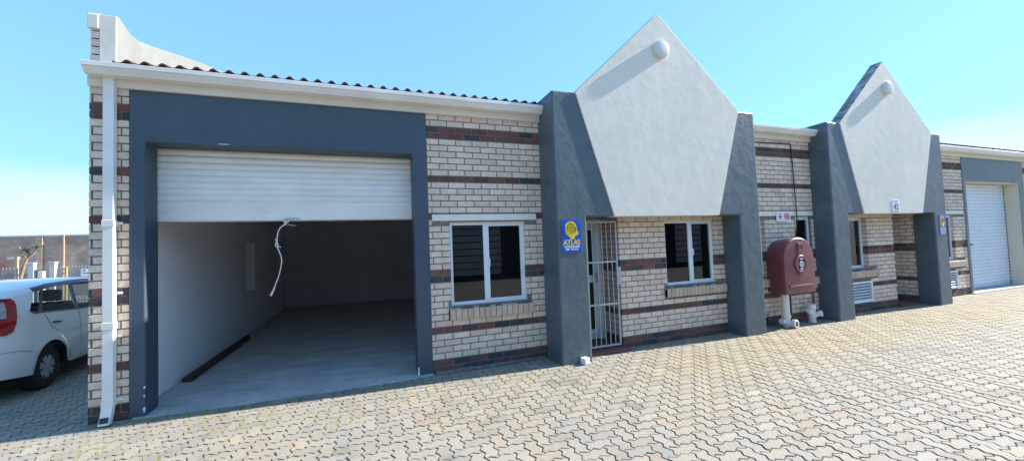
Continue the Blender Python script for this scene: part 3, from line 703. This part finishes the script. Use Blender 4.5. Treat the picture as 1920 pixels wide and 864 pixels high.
# ------------------------------------------------------------------ paving
def paving():
    U=.1125; d=.015; g=.0039; mb=MB()
    def edge(p,q):
        """wavy unit edge; the wave depends only on the edge itself so neighbours fit"""
        hor=(p[1]==q[1]); a,b=(p,q) if (p<q) else (q,p)
        pts=[]
        for t,o in ((.30,d),(.70,-d)):
            if hor: pts.append(((a[0]+t)*U,a[1]*U+o))
            else: pts.append((a[0]*U-o,(a[1]+t)*U))
        return pts if (a==p) else pts[::-1]
    moss=[]
    from mathutils import noise as mn
    def tile(i,j,w,h):
        cs=[(i+k,j) for k in range(w)]+[(i+w,j+k) for k in range(h)]+[(i+w-k,j+h) for k in range(w)]+[(i,j+h-k) for k in range(h)]
        out=[]
        for a,b in zip(cs,cs[1:]+cs[:1]):
            out.append((a[0]*U,a[1]*U)); out+=edge(a,b)
        n=len(out); ins=[]; ins2=[]
        mx_,my_=(i+w/2)*U,(j+h/2)*U
        if .2<mx_<6.5 and -2.0<my_<-.03:
            for (ax,ay),(bx,by) in zip(out,out[1:]+out[:1]):
                vert=abs(by-ay)>abs(bx-ax)*.8
                for t in range(4):
                    f_=(t+.5)/4; px,py=ax+(bx-ax)*f_,ay+(by-ay)*f_
                    v_=mn.noise(Vector((px*2.3,py*2.3,3.1)))+.35*mn.noise(Vector((px*11,py*11,1)))+(.22 if vert else -.10)-max(0,(-py-.55))*.55-max(0,(px-3.6))*.16
                    if v_>.14 and rnd.random()<.5: moss.append((px,py))
        for k in range(n):
            p0,p1,p2=out[k-1],out[k],out[(k+1)%n]
            e1=(p1[0]-p0[0],p1[1]-p0[1]); e2=(p2[0]-p1[0],p2[1]-p1[1])
            l1=math.hypot(*e1); l2=math.hypot(*e2)
            nx=-(e1[1]/l1+e2[1]/l2); ny=(e1[0]/l1+e2[0]/l2); l=math.hypot(nx,ny) or 1
            ins.append((p1[0]+nx/l*g,p1[1]+ny/l*g)); ins2.append((p1[0]+nx/l*(g+.0055),p1[1]+ny/l*(g+.0055)))
        cx=(i+w/2)*U; cy=(j+h/2)*U
        z=rnd.gauss(0,.0011); tx,ty=rnd.gauss(0,.006),rnd.gauss(0,.006)
        Z=lambda p,dz: z+dz+(p[0]-cx)*tx+(p[1]-cy)*ty
        k=max(.78,rnd.gauss(1,.05)); t=rnd.random(); c=(.295,.268,.228) if t<.6 else (.283,.268,.240) if t<.93 else (.305,.262,.218)
        # iron-stained band in front of the far gable
        far=max(0,min(1,(cx-4)/4))*max(0,1-abs(cy+1.1)/1.1)
        c=(c[0]*(1+.06*far),c[1]*(1+.0*far),c[2]*(1-.22*far))
        col=tuple(x*k for x in c)
        a=mb.addv([(p[0],p[1],Z(p,0)) for p in ins2]); b=mb.addv([(p[0],p[1],Z(p,-.0035)) for p in ins]); e=mb.addv([(p[0],p[1],-.03) for p in ins])
        mb.face(range(a,a+n),0,col); dc=tuple(x*.66 for x in col); dd=tuple(x*.42 for x in col)
        for q in range(n):
            r_=(q+1)%n; mb.face([b+q,b+r_,a+r_,a+q],0,dc); mb.face([e+q,e+r_,b+r_,b+q],0,dd)
    def want(x,y):
        if x<-6.5 or x>21.5 or y>9.5 or y<-5.6: return False
        if y< -3.0-.45*(x+.25): return False
        if x>0 and y>.0:return False
        if x>0 and y>-.10 and .30<x<3.43: return False
        if y>0 and (y> (9.5 if x<-0 else 0)): return False
        if x<-.0 and y<9.5:
            # outside the wedge that can be seen past the corner
            return True
        return True
    for j in range(int(-5.7/U),int(9.6/U)):
        for i in range(int(-6.6/U),int(21.6/U)):
            r=(i-j)%4
            if r==0 and want((i+1)*U,(j+.5)*U): tile(i,j,2,1)
            elif r==3 and want((i+.5)*U,(j+1)*U): tile(i,j,1,2)
    mo=MB()
    for px,py in moss:
        r_=rnd.uniform(.004,.0085); k_=7; a0=rnd.uniform(0,1)
        pts=[(px+math.cos(a0+q*2*math.pi/k_)*r_*rnd.uniform(.6,1.35),py+math.sin(a0+q*2*math.pi/k_)*r_*rnd.uniform(.7,1.5)) for q in range(k_)]
        b=mo.addv([(x,y,-.006) for x,y in pts]+[(px+(x-px)*.6,py+(y-py)*.6,rnd.uniform(-.001,.003)) for x,y in pts])
        mo.face(range(b+k_,b+2*k_))
        for q in range(k_): mo.face([b+q,b+(q+1)%k_,b+k_+(q+1)%k_,b+k_+q])
    o=mo.build('moss',M['moss'],None,fix=False); tag(o,'bright green moss growing in the paving joints before the garage','moss',None,'stuff')
    o=mb.build('paving',M['paver'],None,fix=False); tag(o,None,None,None,'structure')
paving()
# ground: one sheet to the horizon, falling away behind the building on the left
def smooth(a,b,t): t=max(0,min(1,(t-a)/(b-a))); return t*t*(3-2*t)
mb=MB(); xs=[-400,-150,-60,-35,-25,-18,-14,-10,-6.6,-3,0,24,40,80,200,400]; ys=[-400,-100,-40,-20,-12,-5.8,0,5,9.45,11,13,15,17,19,21,23,30,45,90,200,400]
gz=lambda x,y: -.0072 -.72*smooth(9.5,22,y)
idx=[[mb.addv([(x,y,gz(x,y))]) for x in xs] for y in ys]
for j in range(len(ys)-1):
    for i in range(len(xs)-1):
        near=(-6.7<=xs[i] and xs[i+1]<=24 and ys[j]>=-6 and ys[j+1]<=9.5)
        mb.face([idx[j][i],idx[j][i+1],idx[j+1][i+1],idx[j+1][i]],0 if near else 1)
tag(mb.build('ground',[M['joint'],M['farpave']],None,fix=False),None,None,None,'structure')
GZ=-.735
# ------------------------------------------------------------------ car
def car(loc,rz,label,full=True):
    root=empty('parked_car',loc,rz); tag(root,label,'car')
    L=3.80; ra,fa=.70,3.12; RW=.335
    def interp(tab,x):
        if x<=tab[0][0]: return tab[0][1]
        for (a,b),(c,d) in zip(tab,tab[1:]):
            if x<=c:
                t=(x-a)/(c-a); t=t*t*(3-2*t) if False else t; return b+(d-b)*t
        return tab[-1][1]
    belt=lambda s: interp([(0,1.225),(.16,1.20),(.30,1.05),(.40,1.0),(1.3,.94),(2.4,.90),(2.9,.90),(3.3,.86),(3.65,.74),(3.8,.62)],s)
    def zb(s):
        base=interp([(0,.30),(.3,.26),(1.1,.24),(2.7,.24),(3.5,.22),(3.8,.26)],s)
        for c in (ra,fa):
            if abs(s-c)<RW: base=max(base,.285+math.sqrt(max(0,RW*RW-(s-c)**2)))
        return base
    def plan(s):
        k=1
        if s<.45: k-= .20*((.45-s)/.45)**2.4
        if s>3.2: k-= .30*((s-3.2)/.6)**2.2
        return k
    def wid(s,z):
        t=max(0,min(1,(z-.2)/.8)); w=.795+.045*math.sin(math.pi*(t**.8))-.012*t-.32*max(0,z-1.0)
        for c in (ra,fa):
            dd=math.hypot(s-c,z-.285); w+=.022*math.exp(-((dd-RW-.02)/.055)**2)
        return w*plan(s)
    sr=lambda z: interp([(.2,.05),(.32,.0),(.60,.0),(.66,.05),(1.0,.09),(1.30,.16),(1.45,.30)],z)
    cols=[0,.015,.05,.1,.17,.25,.33]+[ra-RW+RW*2*k/14 for k in range(15)]+[1.12,1.3,1.6,1.9,2.2,2.5,2.7]+[fa-RW+RW*2*k/14 for k in range(15)]+[3.5,3.6,3.7,3.76,3.8]
    nz=10
    def pt(s,z,side,w=None):
        s2=sr(z)+s*(L-sr(z))/L if s<2 else s
        w=wid(s,z) if w is None else w
        return (side*w,s2,z)
    mb=MB(); grid={}
    for side in (1,-1):
        for i,s in enumerate(cols):
            b0,b1=zb(s),belt(s)
            grid[side,i]=mb.addv([pt(s,b0+(b1-b0)*k/nz,side) for k in range(nz+1)])
        for i in range(len(cols)-1):
            for k in range(nz):
                a,b=grid[side,i],grid[side,i+1]; q=[a+k,b+k,b+k+1,a+k+1]; mb.face(q if side>0 else q[::-1])
    # arch lips
    for i in (0,len(cols)-1):
        for k in range(nz): mb.face([grid[1,i]+k,grid[-1,i]+k,grid[-1,i]+k+1,grid[1,i]+k+1])
    for i in range(len(cols)-1):
        if cols[i]>2.45 or cols[i]<.0: mb.face([grid[1,i]+nz,grid[-1,i]+nz,grid[-1,i+1]+nz,grid[1,i+1]+nz])
    # greenhouse
    gt=[(.20,0),(.36,0),(.50,1),(.58,0),(1.28,1),(1.37,0),(2.22,1),(2.62,0)]
    gs=[.12,.25,.36,.50,.58,.8,1.05,1.28,1.37,1.7,2.0,2.22,2.45]
    glass={(2,3),(4,5),(5,6),(6,7),(8,9),(9,10),(10,11)}
    def ztop(s): return interp([(.12,1.265),(.36,1.335),(.8,1.37),(1.6,1.395),(2.2,1.37),(2.6,1.33)],s)
    def gp(s,row,side):
        b=belt(s); t=ztop(s)
        zz=[b,b+.022,t-.065,t-.012,t+.012,t+.03,t+.035][row]
        ww=[wid(s,b),wid(s,b)-.012,.70,.655,.58,.30,0][row]*(plan(s*.7) if row>1 else 1)
        if s>2.1 and row>=2: sh=-(s-2.1)*.9
        elif row>=2 and s<1.0: sh=interp([(.12,0),(.25,.08),(.36,.22),(.5,.18),(.58,.15),(.8,.05),(1.0,0)],s)
        else: sh=0
        if row==1: sh=0
        s2=sr(b if row<2 else b)+s*(L-sr(b))/L
        return (side*ww,s2+sh,zz)
    gl=[]
    G={}
    for side in (1,-1):
        for i,s in enumerate(gs): G[side,i]=mb.addv([gp(s,r,side) for r in range(7)])
        for i in range(len(gs)-1):
            a,b=G[side,i],G[side,i+1]
            for r_ in range(6):
                q=[a+r_,b+r_,b+r_+1,a+r_+1]
                if r_==1:
                    if (i,i+1) in glass: continue
                    m_=1 if i>=2 else 0
                elif r_==0: m_=1 if i>=2 else 0
                elif r_==2: m_=1 if i>=2 else 0
                else: m_=0
                mb.face(q if side>0 else q[::-1],m_)
    for i,mm in ((0,1),(len(gs)-1,1)):
        for r_ in range(5):
          if not(i and r_==1): mb.face([G[1,i]+r_,G[-1,i]+r_,G[-1,i]+r_+1,G[1,i]+r_+1],1 if r_ in(1,2) else 0)
    # deck closing between lower body rear and greenhouse
    mb.face([grid[1,0]+nz,grid[-1,0]+nz,G[-1,0],G[1,0]],0)
    body=mb.build('body',[M['car'],M['trim']],root,smooth=35,fix=False)
    # panes
    for side in (1,-1):
        for (i0,i1) in ((2,3),(4,7),(8,11)):
            g=MB(); pts=[gp(gs[i],1,side) for i in range(i0,i1+1)]+[gp(gs[i],2,side) for i in range(i1,i0-1,-1)]
            n=len(pts)//2
            for k in range(n-1): g.poly([pts[k],pts[k+1],pts[-2-k],pts[-1-k]])
            g.build('side_window',M['carglass'],root,smooth=60)
    g=MB(); i=len(gs)-1; q=[gp(gs[i],1,1),gp(gs[i],1,-1),gp(gs[i],2,-1),gp(gs[i],2,1)]; g.poly(q); g.build('windscreen',M['carglass'],root)
    # door seams, handle, crease
    def line(pts,side,w=.0035):
        P=[]
        for s,z in pts: x,y,zz=pt(s,z,side); P.append((x+side*.0008,y,zz))
        g.tube(P,w,4)
    for side in (1,-1):
        g=MB()
        line([(.60,.97),(.64,.90),(.70,.80),(.83,.72),(.98,.62),(1.06,.50),(1.085,.40),(1.10,.30),(1.14,.275),(1.7,.27),(2.3,.27),(2.55,.3),(2.62,.5),(2.6,.85)],side)
        line([(1.33,.93),(1.34,.7),(1.36,.5),(1.38,.28)],side)
        line([(.02,.60),(.15,.60),(.26,.58),(.36,.54)],side,.0025)
        g.build('door_seam',M['trim'],root)
    for side in (1,-1):
        for s0 in (.74,1.60):
            g=MB(); a=pt(s0,.845,side); b=pt(s0+.15,.832,side)
            g.tube([(a[0]-side*.005,a[1],a[2]),(a[0]+side*.022,a[1]+.02,a[2]),(b[0]+side*.022,b[1]-.02,b[2]),(b[0]-side*.005,b[1],b[2])],.011,8)
            g.build('door_handle',M['trim'],root,smooth=50)
    # tail lamps
    for side in (1,-1):
        for part in (0,1):
            g=MB(); rows=[(.80,.09),(.83,.14),(.92,.17),(1.0,.185),(1.08,.195),(1.14,.20),(1.19,.195),(1.225,.16)]
            rings=[]
            for z,se in rows:
                if part and not (.95<z<1.2): continue
                R0=[]
                lo=0 if not part else 0.0; hi=se if not part else se*.42*(1 if z<1 else 1.2)
                for k in range(8):
                    s=lo+(hi-lo)*k/7
                    if True: x,y,zz=pt(s,z,side)
                    else:
                        b=belt(s); t=ztop(max(s,.12)); f=(z-b)/(t-b); w=wid(s,b)*(1-f)+.64*f*plan(s*.7) ; x,y,zz=side*w,sr(z)*.55+.05+s*(L-sr(z))/L,z
                    o=.012 if not part else .020
                    R0.append((x+side*o*.8,y-o*.5,zz))
                inner=(R0[0][0]*.72,R0[0][1]-.012,R0[0][2])
                rings.append(g.addv([inner]+R0))
            for a,b in zip(rings,rings[1:]):
                for k in range(8): g.face([a+k,a+k+1,b+k+1,b+k])
            o_=g.build('tail_lamp' if not part else 'reversing_lamp',M['lampred'] if not part else M['lampclear'],root,smooth=50)
    # rear glass / plate / bumper strip
    g=MB(); g.box(-.52,.52,.035,.05,.50,.505); g.box(-.26,.26,.03,.045,.66,.78); g.build('number_plate_panel',M['trim'],root)
    # wheels
    for (c) in (ra,fa):
        for side in (1,-1):
            w=MB(); x=side*.815
            w.lathe((side*.62,c,.285),(side,0,0),[(.20,0),(.27,.01),(.284,.04),(.286,.12),(.278,.165),(.262,.178),(.20,.182)],40)
            tyre=w.build('wheel',M['black'],root,smooth=40)
            h=MB(); h.lathe((side*.785,c,.285),(side,0,0),[(.205,0),(.203,.012),(.19,.008),(.185,-.004),(.06,.004),(.055,.02),(.001,.024)],40,ms=[0,0,0,1,0,0])
            for k in range(7):
                a=2*math.pi*k/7+.2; ca,sa=math.cos(a),math.sin(a); n=Vector((0,-sa,ca)); u=Vector((0,ca,sa))
                P=lambda rr,ww,hh: Vector((side*(.785+hh),c,.285))+u*rr+n*ww
                b=h.addv([P(.05,-.026,.002),P(.05,.026,.002),P(.196,.068,.002),P(.196,-.068,.002),P(.05,-.022,.022),P(.05,.022,.022),P(.194,.060,.014),P(.194,-.060,.014)])
                for f in ((4,5,6,7),(0,1,5,4),(1,2,6,5),(2,3,7,6),(3,0,4,7)): h.face([b+q for q in f],0)
            h.build('hubcap',[M['hub'],M['trim']],tyre,smooth=30)
    # under-body and arches liners
    g=MB(); g.box(-.60,.60,.15,3.6,.20,.42); g.box(-.76,.76,1.1,2.7,.22,.30)
    for c in (ra,fa): g.box(-.60,.60,c-.33,c+.33,.3,.66)
    g.build('underbody',M['black'],root)
    # interior
    g=MB(); g.box(-.62,.62,.62,.80,.5,1.02); st=g.build('rear_seat',M['seat'],root,bevel=.035)
    for x in (-.40,.40): g=MB(); g.box(x-.12,x+.12,.66,.75,1.03,1.18); g.build('headrest',M['seat'],st,bevel=.035)
    for x in (-.38,.38):
        g=MB(); g.box(x-.23,x+.23,1.55,1.69,.45,1.06); st=g.build('front_seat',M['seat'],root,bevel=.035)
        g=MB(); g.box(x-.12,x+.12,1.57,1.66,1.07,1.24); g.build('headrest',M['seat'],st,bevel=.035)
    g=MB(); g.box(-.68,.68,2.45,2.85,.6,.93); g.build('dashboard',M['seat'],root,bevel=.03)
    return root
car((-2.10,1.06,-.004),R(3.6),'white hatchback parked in the shade left of the building, seen from its right rear')

# ------------------------------------------------------------------ background at the left
def bgcar(loc,rz):
    root=empty('parked_car',loc,rz); tag(root,'small distant white car parked behind the grey palisade fence','car')
    b=MB(); b.prism([(-2,.25),(2,.25),(2.05,.6),(1.9,.78),(1.1,.88),(.6,1.32),(-.7,1.38),(-1.3,.95),(-2,.88),(-2.05,.6)],'y',-.82,.82,0); b.build('body',M['car'],root,bevel=.06)
    b=MB(); b.prism([(-1.1,.95),(.9,.93),(.5,1.27),(-.65,1.32)],'y',-.83,.83); b.build('side_window',M['trim'],root)
    for x in (-1.25,1.25):
        for y in (-.72,.72):
            w=MB(); w.lathe((x,y-.1,.3),(0,1,0),[(.3,0),(.3,.2)],18); w.build('wheel',M['black'],root)
bgcar((-20.2,30,GZ+.12),R(4))
# palisade fences with white gate posts
def fence(x0,x1,y,top,label,sign=False):
    root=empty('palisade_fence',(x0,y,GZ)); tag(root,label,'fence','palisade fence panels across the yard')
    h=top-GZ; n=int((x1-x0)/.13); b=MB()
    for i in range(n):
        x=.05+i*.13; b.prism([(x,0.05),(x+.065,0.05),(x+.065,h-.05),(x+.032,h+.02),(x,h-.05)],'y',-.012,.012)
    b.build('pale',M['fence'],root)
    b=MB(); b.box(0,x1-x0,.012,.05,.35,.41); b.box(0,x1-x0,.012,.05,h-.40,h-.33); b.build('rail',M['fence'],root)
    for x in (0,x1-x0):
        b=MB(); b.box(x-.04,x+.04,.05,.13,0,h); b.build('fence_post',M['fence'],root)
    return root
fence(-21,-13.62,22,1.47,'grey palisade fence section left of the white gate posts behind the car')
fence(-13.3,-12.8,22,1.30,'narrow dark fence panel between the two white gate posts')
fence(-12.4,-4,22,1.44,'long grey palisade fence right of the white gate posts')
for x,l in ((-13.47,'white gate post left of the spiky yucca tree'),(-12.66,'white gate post right of the spiky yucca tree')):
    b=MB(); b.box(x-.11,x+.11,21.9,22.1,GZ,1.62); b.box(x-.13,x+.13,21.88,22.12,1.62,1.70); o=b.build('gate_post',M['post'],None,bevel=.01); tag(o,l,'post','white gate posts')
b=MB(); b.box(-11.96,-11.87,21.5,21.6,GZ,1.42); tag(b.build('bollard_post',M['dull_yellow'],None,bevel=.01),'yellow post standing by the palisade fence behind the car','post')
b=MB(); b.box(-12.62,-12.42,20.9,21.1,GZ,1.25); tag(b.build('meter_post',M['cream'],None,bevel=.02),'short cream post beside the right white gate post','post')
b=MB(); b.box(-11.55,-11.0,21.94,21.98,.88,1.27); r=b.build('fence_sign',M['white'],None); tag(r,'small white notice board on the palisade fence near the building corner','sign')
b=MB(); b.box(-11.46,-11.36,21.932,21.94,1.16,1.22); b.box(-11.46,-11.1,21.932,21.94,1.03,1.07); b.build('notice_print',M['ink'],r)
# brick building behind
r=empty('brick_building',(-20,31.5,GZ)); tag(r,'long plain brown brick building beyond the palisade fence','building')
b=MB(); b.box(-25,20,0,8,0,4.24); b.build('wall',M['farbrick'],r)
b=MB(); b.box(-25.05,20.05,-.06,8.05,4.24,4.34); b.build('coping',M['steel'],r)
for x in (1.15,-2.6,5.2):
    b=MB(); b.box(x,x+.32,-.12,0,0,4.2); b.build('pilaster',M['farbrick'],r)
b=MB(); b.box(2.52,2.61,-.16,-.02,0,4.33); b.build('downpipe',M['orange'],r)
b=MB(); b.box(2.50-.02,2.64,-.17,-.01,1.9,1.96); b.build('pipe_bracket',M['dark_metal'],r)
b=MB(); b.box(-.2,.35,-.25,0,2.72,2.90); b.build('wall_box',M['steel'],r)
b=MB(); b.box(-.9,-.75,-1.0,0,0,2.9); b.box(-1.35,-.7,-1.05,0,2.9,2.99); b.build('porch',M['redstep'],r)
b=MB(); b.box(-18.95,-18.8,29.8,29.95,GZ,2.15);  o=b.build('gate_pillar',M['orange'],None,bevel=.01); tag(o,'thin orange pillar with flat cap beside the yucca trunk','pillar')
# yucca tree
def yucca():
    r=empty('yucca_tree',(-12.9,20.5,GZ)); tag(r,'bare-trunked yucca tree with two spiky leaf tufts by the white gate posts','tree')
    b=MB(); b.tube([(-.35,0,0),(-.25,0,.8),(-.12,0,1.5),(.05,0,2.3),(.14,0,2.62)],[.10,.085,.07,.055,.05],8); b.tube([(.14,0,2.62),(.0,0,2.78),(-.12,.05,3.0),(-.17,.05,3.22)],[.045,.04,.035,.03],7); b.tube([(.14,0,2.62),(.32,0,2.78),(.42,.05,2.95),(.46,.05,3.1)],[.045,.04,.035,.03],7)
    b.tube([(.14,0,2.62),(.15,.1,2.85),(.14,.15,2.95)],[.04,.035,.03],7)
    b.build('trunk',M['bark'],r,smooth=60)
    q=random.Random(3); b=MB()
    for (cx,cz,n,l) in ((.44,3.12,50,.36),(.10,2.92,38,.30),(-.02,3.02,20,.22)):
        c=Vector((cx,.08,cz))
        for i in range(n):
            th=q.uniform(0,2*math.pi); ph=q.uniform(-.5,1.4); d=Vector((math.cos(th)*math.cos(ph),math.sin(th)*math.cos(ph),math.sin(ph))); ll=l*q.uniform(.6,1.05)
            sd=d.cross(Vector((0,0,1))); 
            if sd.length<.05: sd=Vector((1,0,0))
            sd=sd.normalized()*.016; mid=c+d*ll*.5; tip=c+d*ll+Vector((0,0,-.12*ll*(1.3-ph)))
            b.poly([c-sd*.6,mid-sd*1.2,tip,mid+sd*1.2,c+sd*.6])
    b.build('crown',M['leaf'],r,fix=False)
yucca()
def shrub(x,y,h,w,label):
    r=empty('shrub',(x,y,GZ)); tag(r,label,'shrub'); q=random.Random(5); b=MB()
    for i in range(420):
        u=q.random(); th=q.uniform(0,6.28); rr=w*math.sqrt(q.random())*(1-.5*abs(u-.45)); c=Vector((math.cos(th)*rr,math.sin(th)*rr,.3+u*(h-.3)))
        d=Vector((q.gauss(0,1),q.gauss(0,1),q.gauss(.3,1))).normalized(); s=d.orthogonal().normalized()*.05
        b.poly([c-s,c+d*.16,c+s,c-d*.1])
    b.build('foliage',M['leaf'],r,fix=False)
    b=MB(); b.tube([(0,0,0),(.03,0,h*.6)],[.04,.02],6); b.build('stem',M['bark'],r)
shrub(-14.5,20.8,2.35,.42,'small green shrub in front of the fence above the car boot')
# opposite row of units behind the camera: seen only in the window reflections
r=empty('opposite_building',(3,-13.5,0)); tag(r,'long dark unit row facing the yard, reflected in the window panes','building')
b=MB(); b.box(-22,30,-6,0,0,3.3); b.build('wall',M['opp'],r)
b=MB(); b.box(-22.2,30.2,-.3,.35,3.3,3.45); b.build('eaves',M['fascia'],r)
b=MB()
for x in range(-18,28,7):
    for k in range(8): b.box(x,x+3,0,.03,.25+k*.33,.25+k*.33+.28)
b.build('roller_doors',M['inwall_dark'],r)

# ------------------------------------------------------------------ light
EL=R(32.5); DEV=R(3.4)
sd=Vector((math.cos(EL)*math.cos(DEV),-math.cos(EL)*math.sin(DEV),math.sin(EL)))
s=bpy.data.lights.new('sun','SUN'); s.energy=3.4; s.angle=R(.53); s.color=(1,.93,.83)
so=bpy.data.objects.new('sun',s); COL.objects.link(so); so.rotation_euler=sd.to_track_quat('Z','Y').to_euler(); so.location=(20,-5,20)
w=bpy.data.worlds.new('World'); scene.world=w; w.use_nodes=True; nt=w.node_tree; N=nt.nodes; Lk=nt.links
bg=N['Background']; sky=N.new('ShaderNodeTexSky'); sky.sky_type='NISHITA'; sky.sun_disc=False; sky.sun_elevation=EL; sky.sun_rotation=R(90)+DEV
sky.air_density=1.0; sky.dust_density=.2; sky.ozone_density=1.6; sky.altitude=50
Lk.new(sky.outputs[0],bg.inputs[0]); bg.inputs[1].default_value=.15
# low thin cloud near the horizon
tc=N.new('ShaderNodeTexCoord'); sp=N.new('ShaderNodeSeparateXYZ'); Lk.new(tc.outputs['Generated'],sp.inputs[0])
mp=N.new('ShaderNodeMapping'); mp.inputs['Scale'].default_value=(1,1,3.5); Lk.new(tc.outputs['Generated'],mp.inputs[0])
n=N.new('ShaderNodeTexNoise'); n.inputs['Scale'].default_value=1.6; n.inputs['Detail'].default_value=6; n.inputs['Roughness'].default_value=.5; Lk.new(mp.outputs[0],n.inputs['Vector'])
def mr(sock,a,b,c,d):
    r=N.new('ShaderNodeMapRange'); r.interpolation_type='SMOOTHSTEP'; r.inputs[1].default_value=a; r.inputs[2].default_value=b; r.inputs[3].default_value=c; r.inputs[4].default_value=d; Lk.new(sock,r.inputs[0]); return r.outputs[0]
def mth(op,a,b):
    x=N.new('ShaderNodeMath'); x.operation=op
    for i,v in enumerate((a,b)):
        if isinstance(v,float): x.inputs[i].default_value=v
        else: Lk.new(v,x.inputs[i])
    return x.outputs[0]
hgt=mth('ADD',sp.outputs[2],mth('MULTIPLY',mth('SUBTRACT',n.outputs['Fac'],.5),.22))
k=mr(hgt,.185,.10,0,.8)
mx=N.new('ShaderNodeMix'); mx.data_type='RGBA'; Lk.new(k,mx.inputs[0])
gm=N.new('ShaderNodeGamma'); gm.inputs[1].default_value=.38; Lk.new(sky.outputs[0],gm.inputs[0])
tn=N.new('ShaderNodeVectorMath'); tn.operation='MULTIPLY'; tn.inputs[1].default_value=(.54,.99,1.50); Lk.new(gm.outputs[0],tn.inputs[0])
Lk.new(tn.outputs[0],mx.inputs[6]); mx.inputs[7].default_value=(1.75,1.85,1.90,1); Lk.new(mx.outputs[2],bg.inputs[0])

# ------------------------------------------------------------------ camera
yaw,pitch,roll=-.3549,.0393,-.0378
fw=Vector((-math.sin(yaw)*math.cos(pitch),math.cos(yaw)*math.cos(pitch),math.sin(pitch)))
rt=Vector((math.cos(yaw),math.sin(yaw),0)); up=rt.cross(fw); c_,s_=math.cos(roll),math.sin(roll)
r2=rt*c_+up*s_; u2=-rt*s_+up*c_
cam=bpy.data.cameras.new('camera'); co=bpy.data.objects.new('camera',cam); COL.objects.link(co)
m=Matrix((( r2.x,u2.x,-fw.x,2.6665),(r2.y,u2.y,-fw.y,-5.2251),(r2.z,u2.z,-fw.z,1.6313),(0,0,0,1)))
co.matrix_world=m; cam.sensor_fit='HORIZONTAL'; cam.sensor_width=36; cam.lens=36*729.83/1920; cam.clip_start=.05; cam.clip_end=2000
scene.camera=co
vs=scene.view_settings; vs.view_transform='Standard'; vs.look='None'; vs.gamma=1; vs.use_curve_mapping=False; vs.exposure=1.85
scene.cycles.max_bounces=8; scene.cycles.diffuse_bounces=5; scene.cycles.use_denoising=True
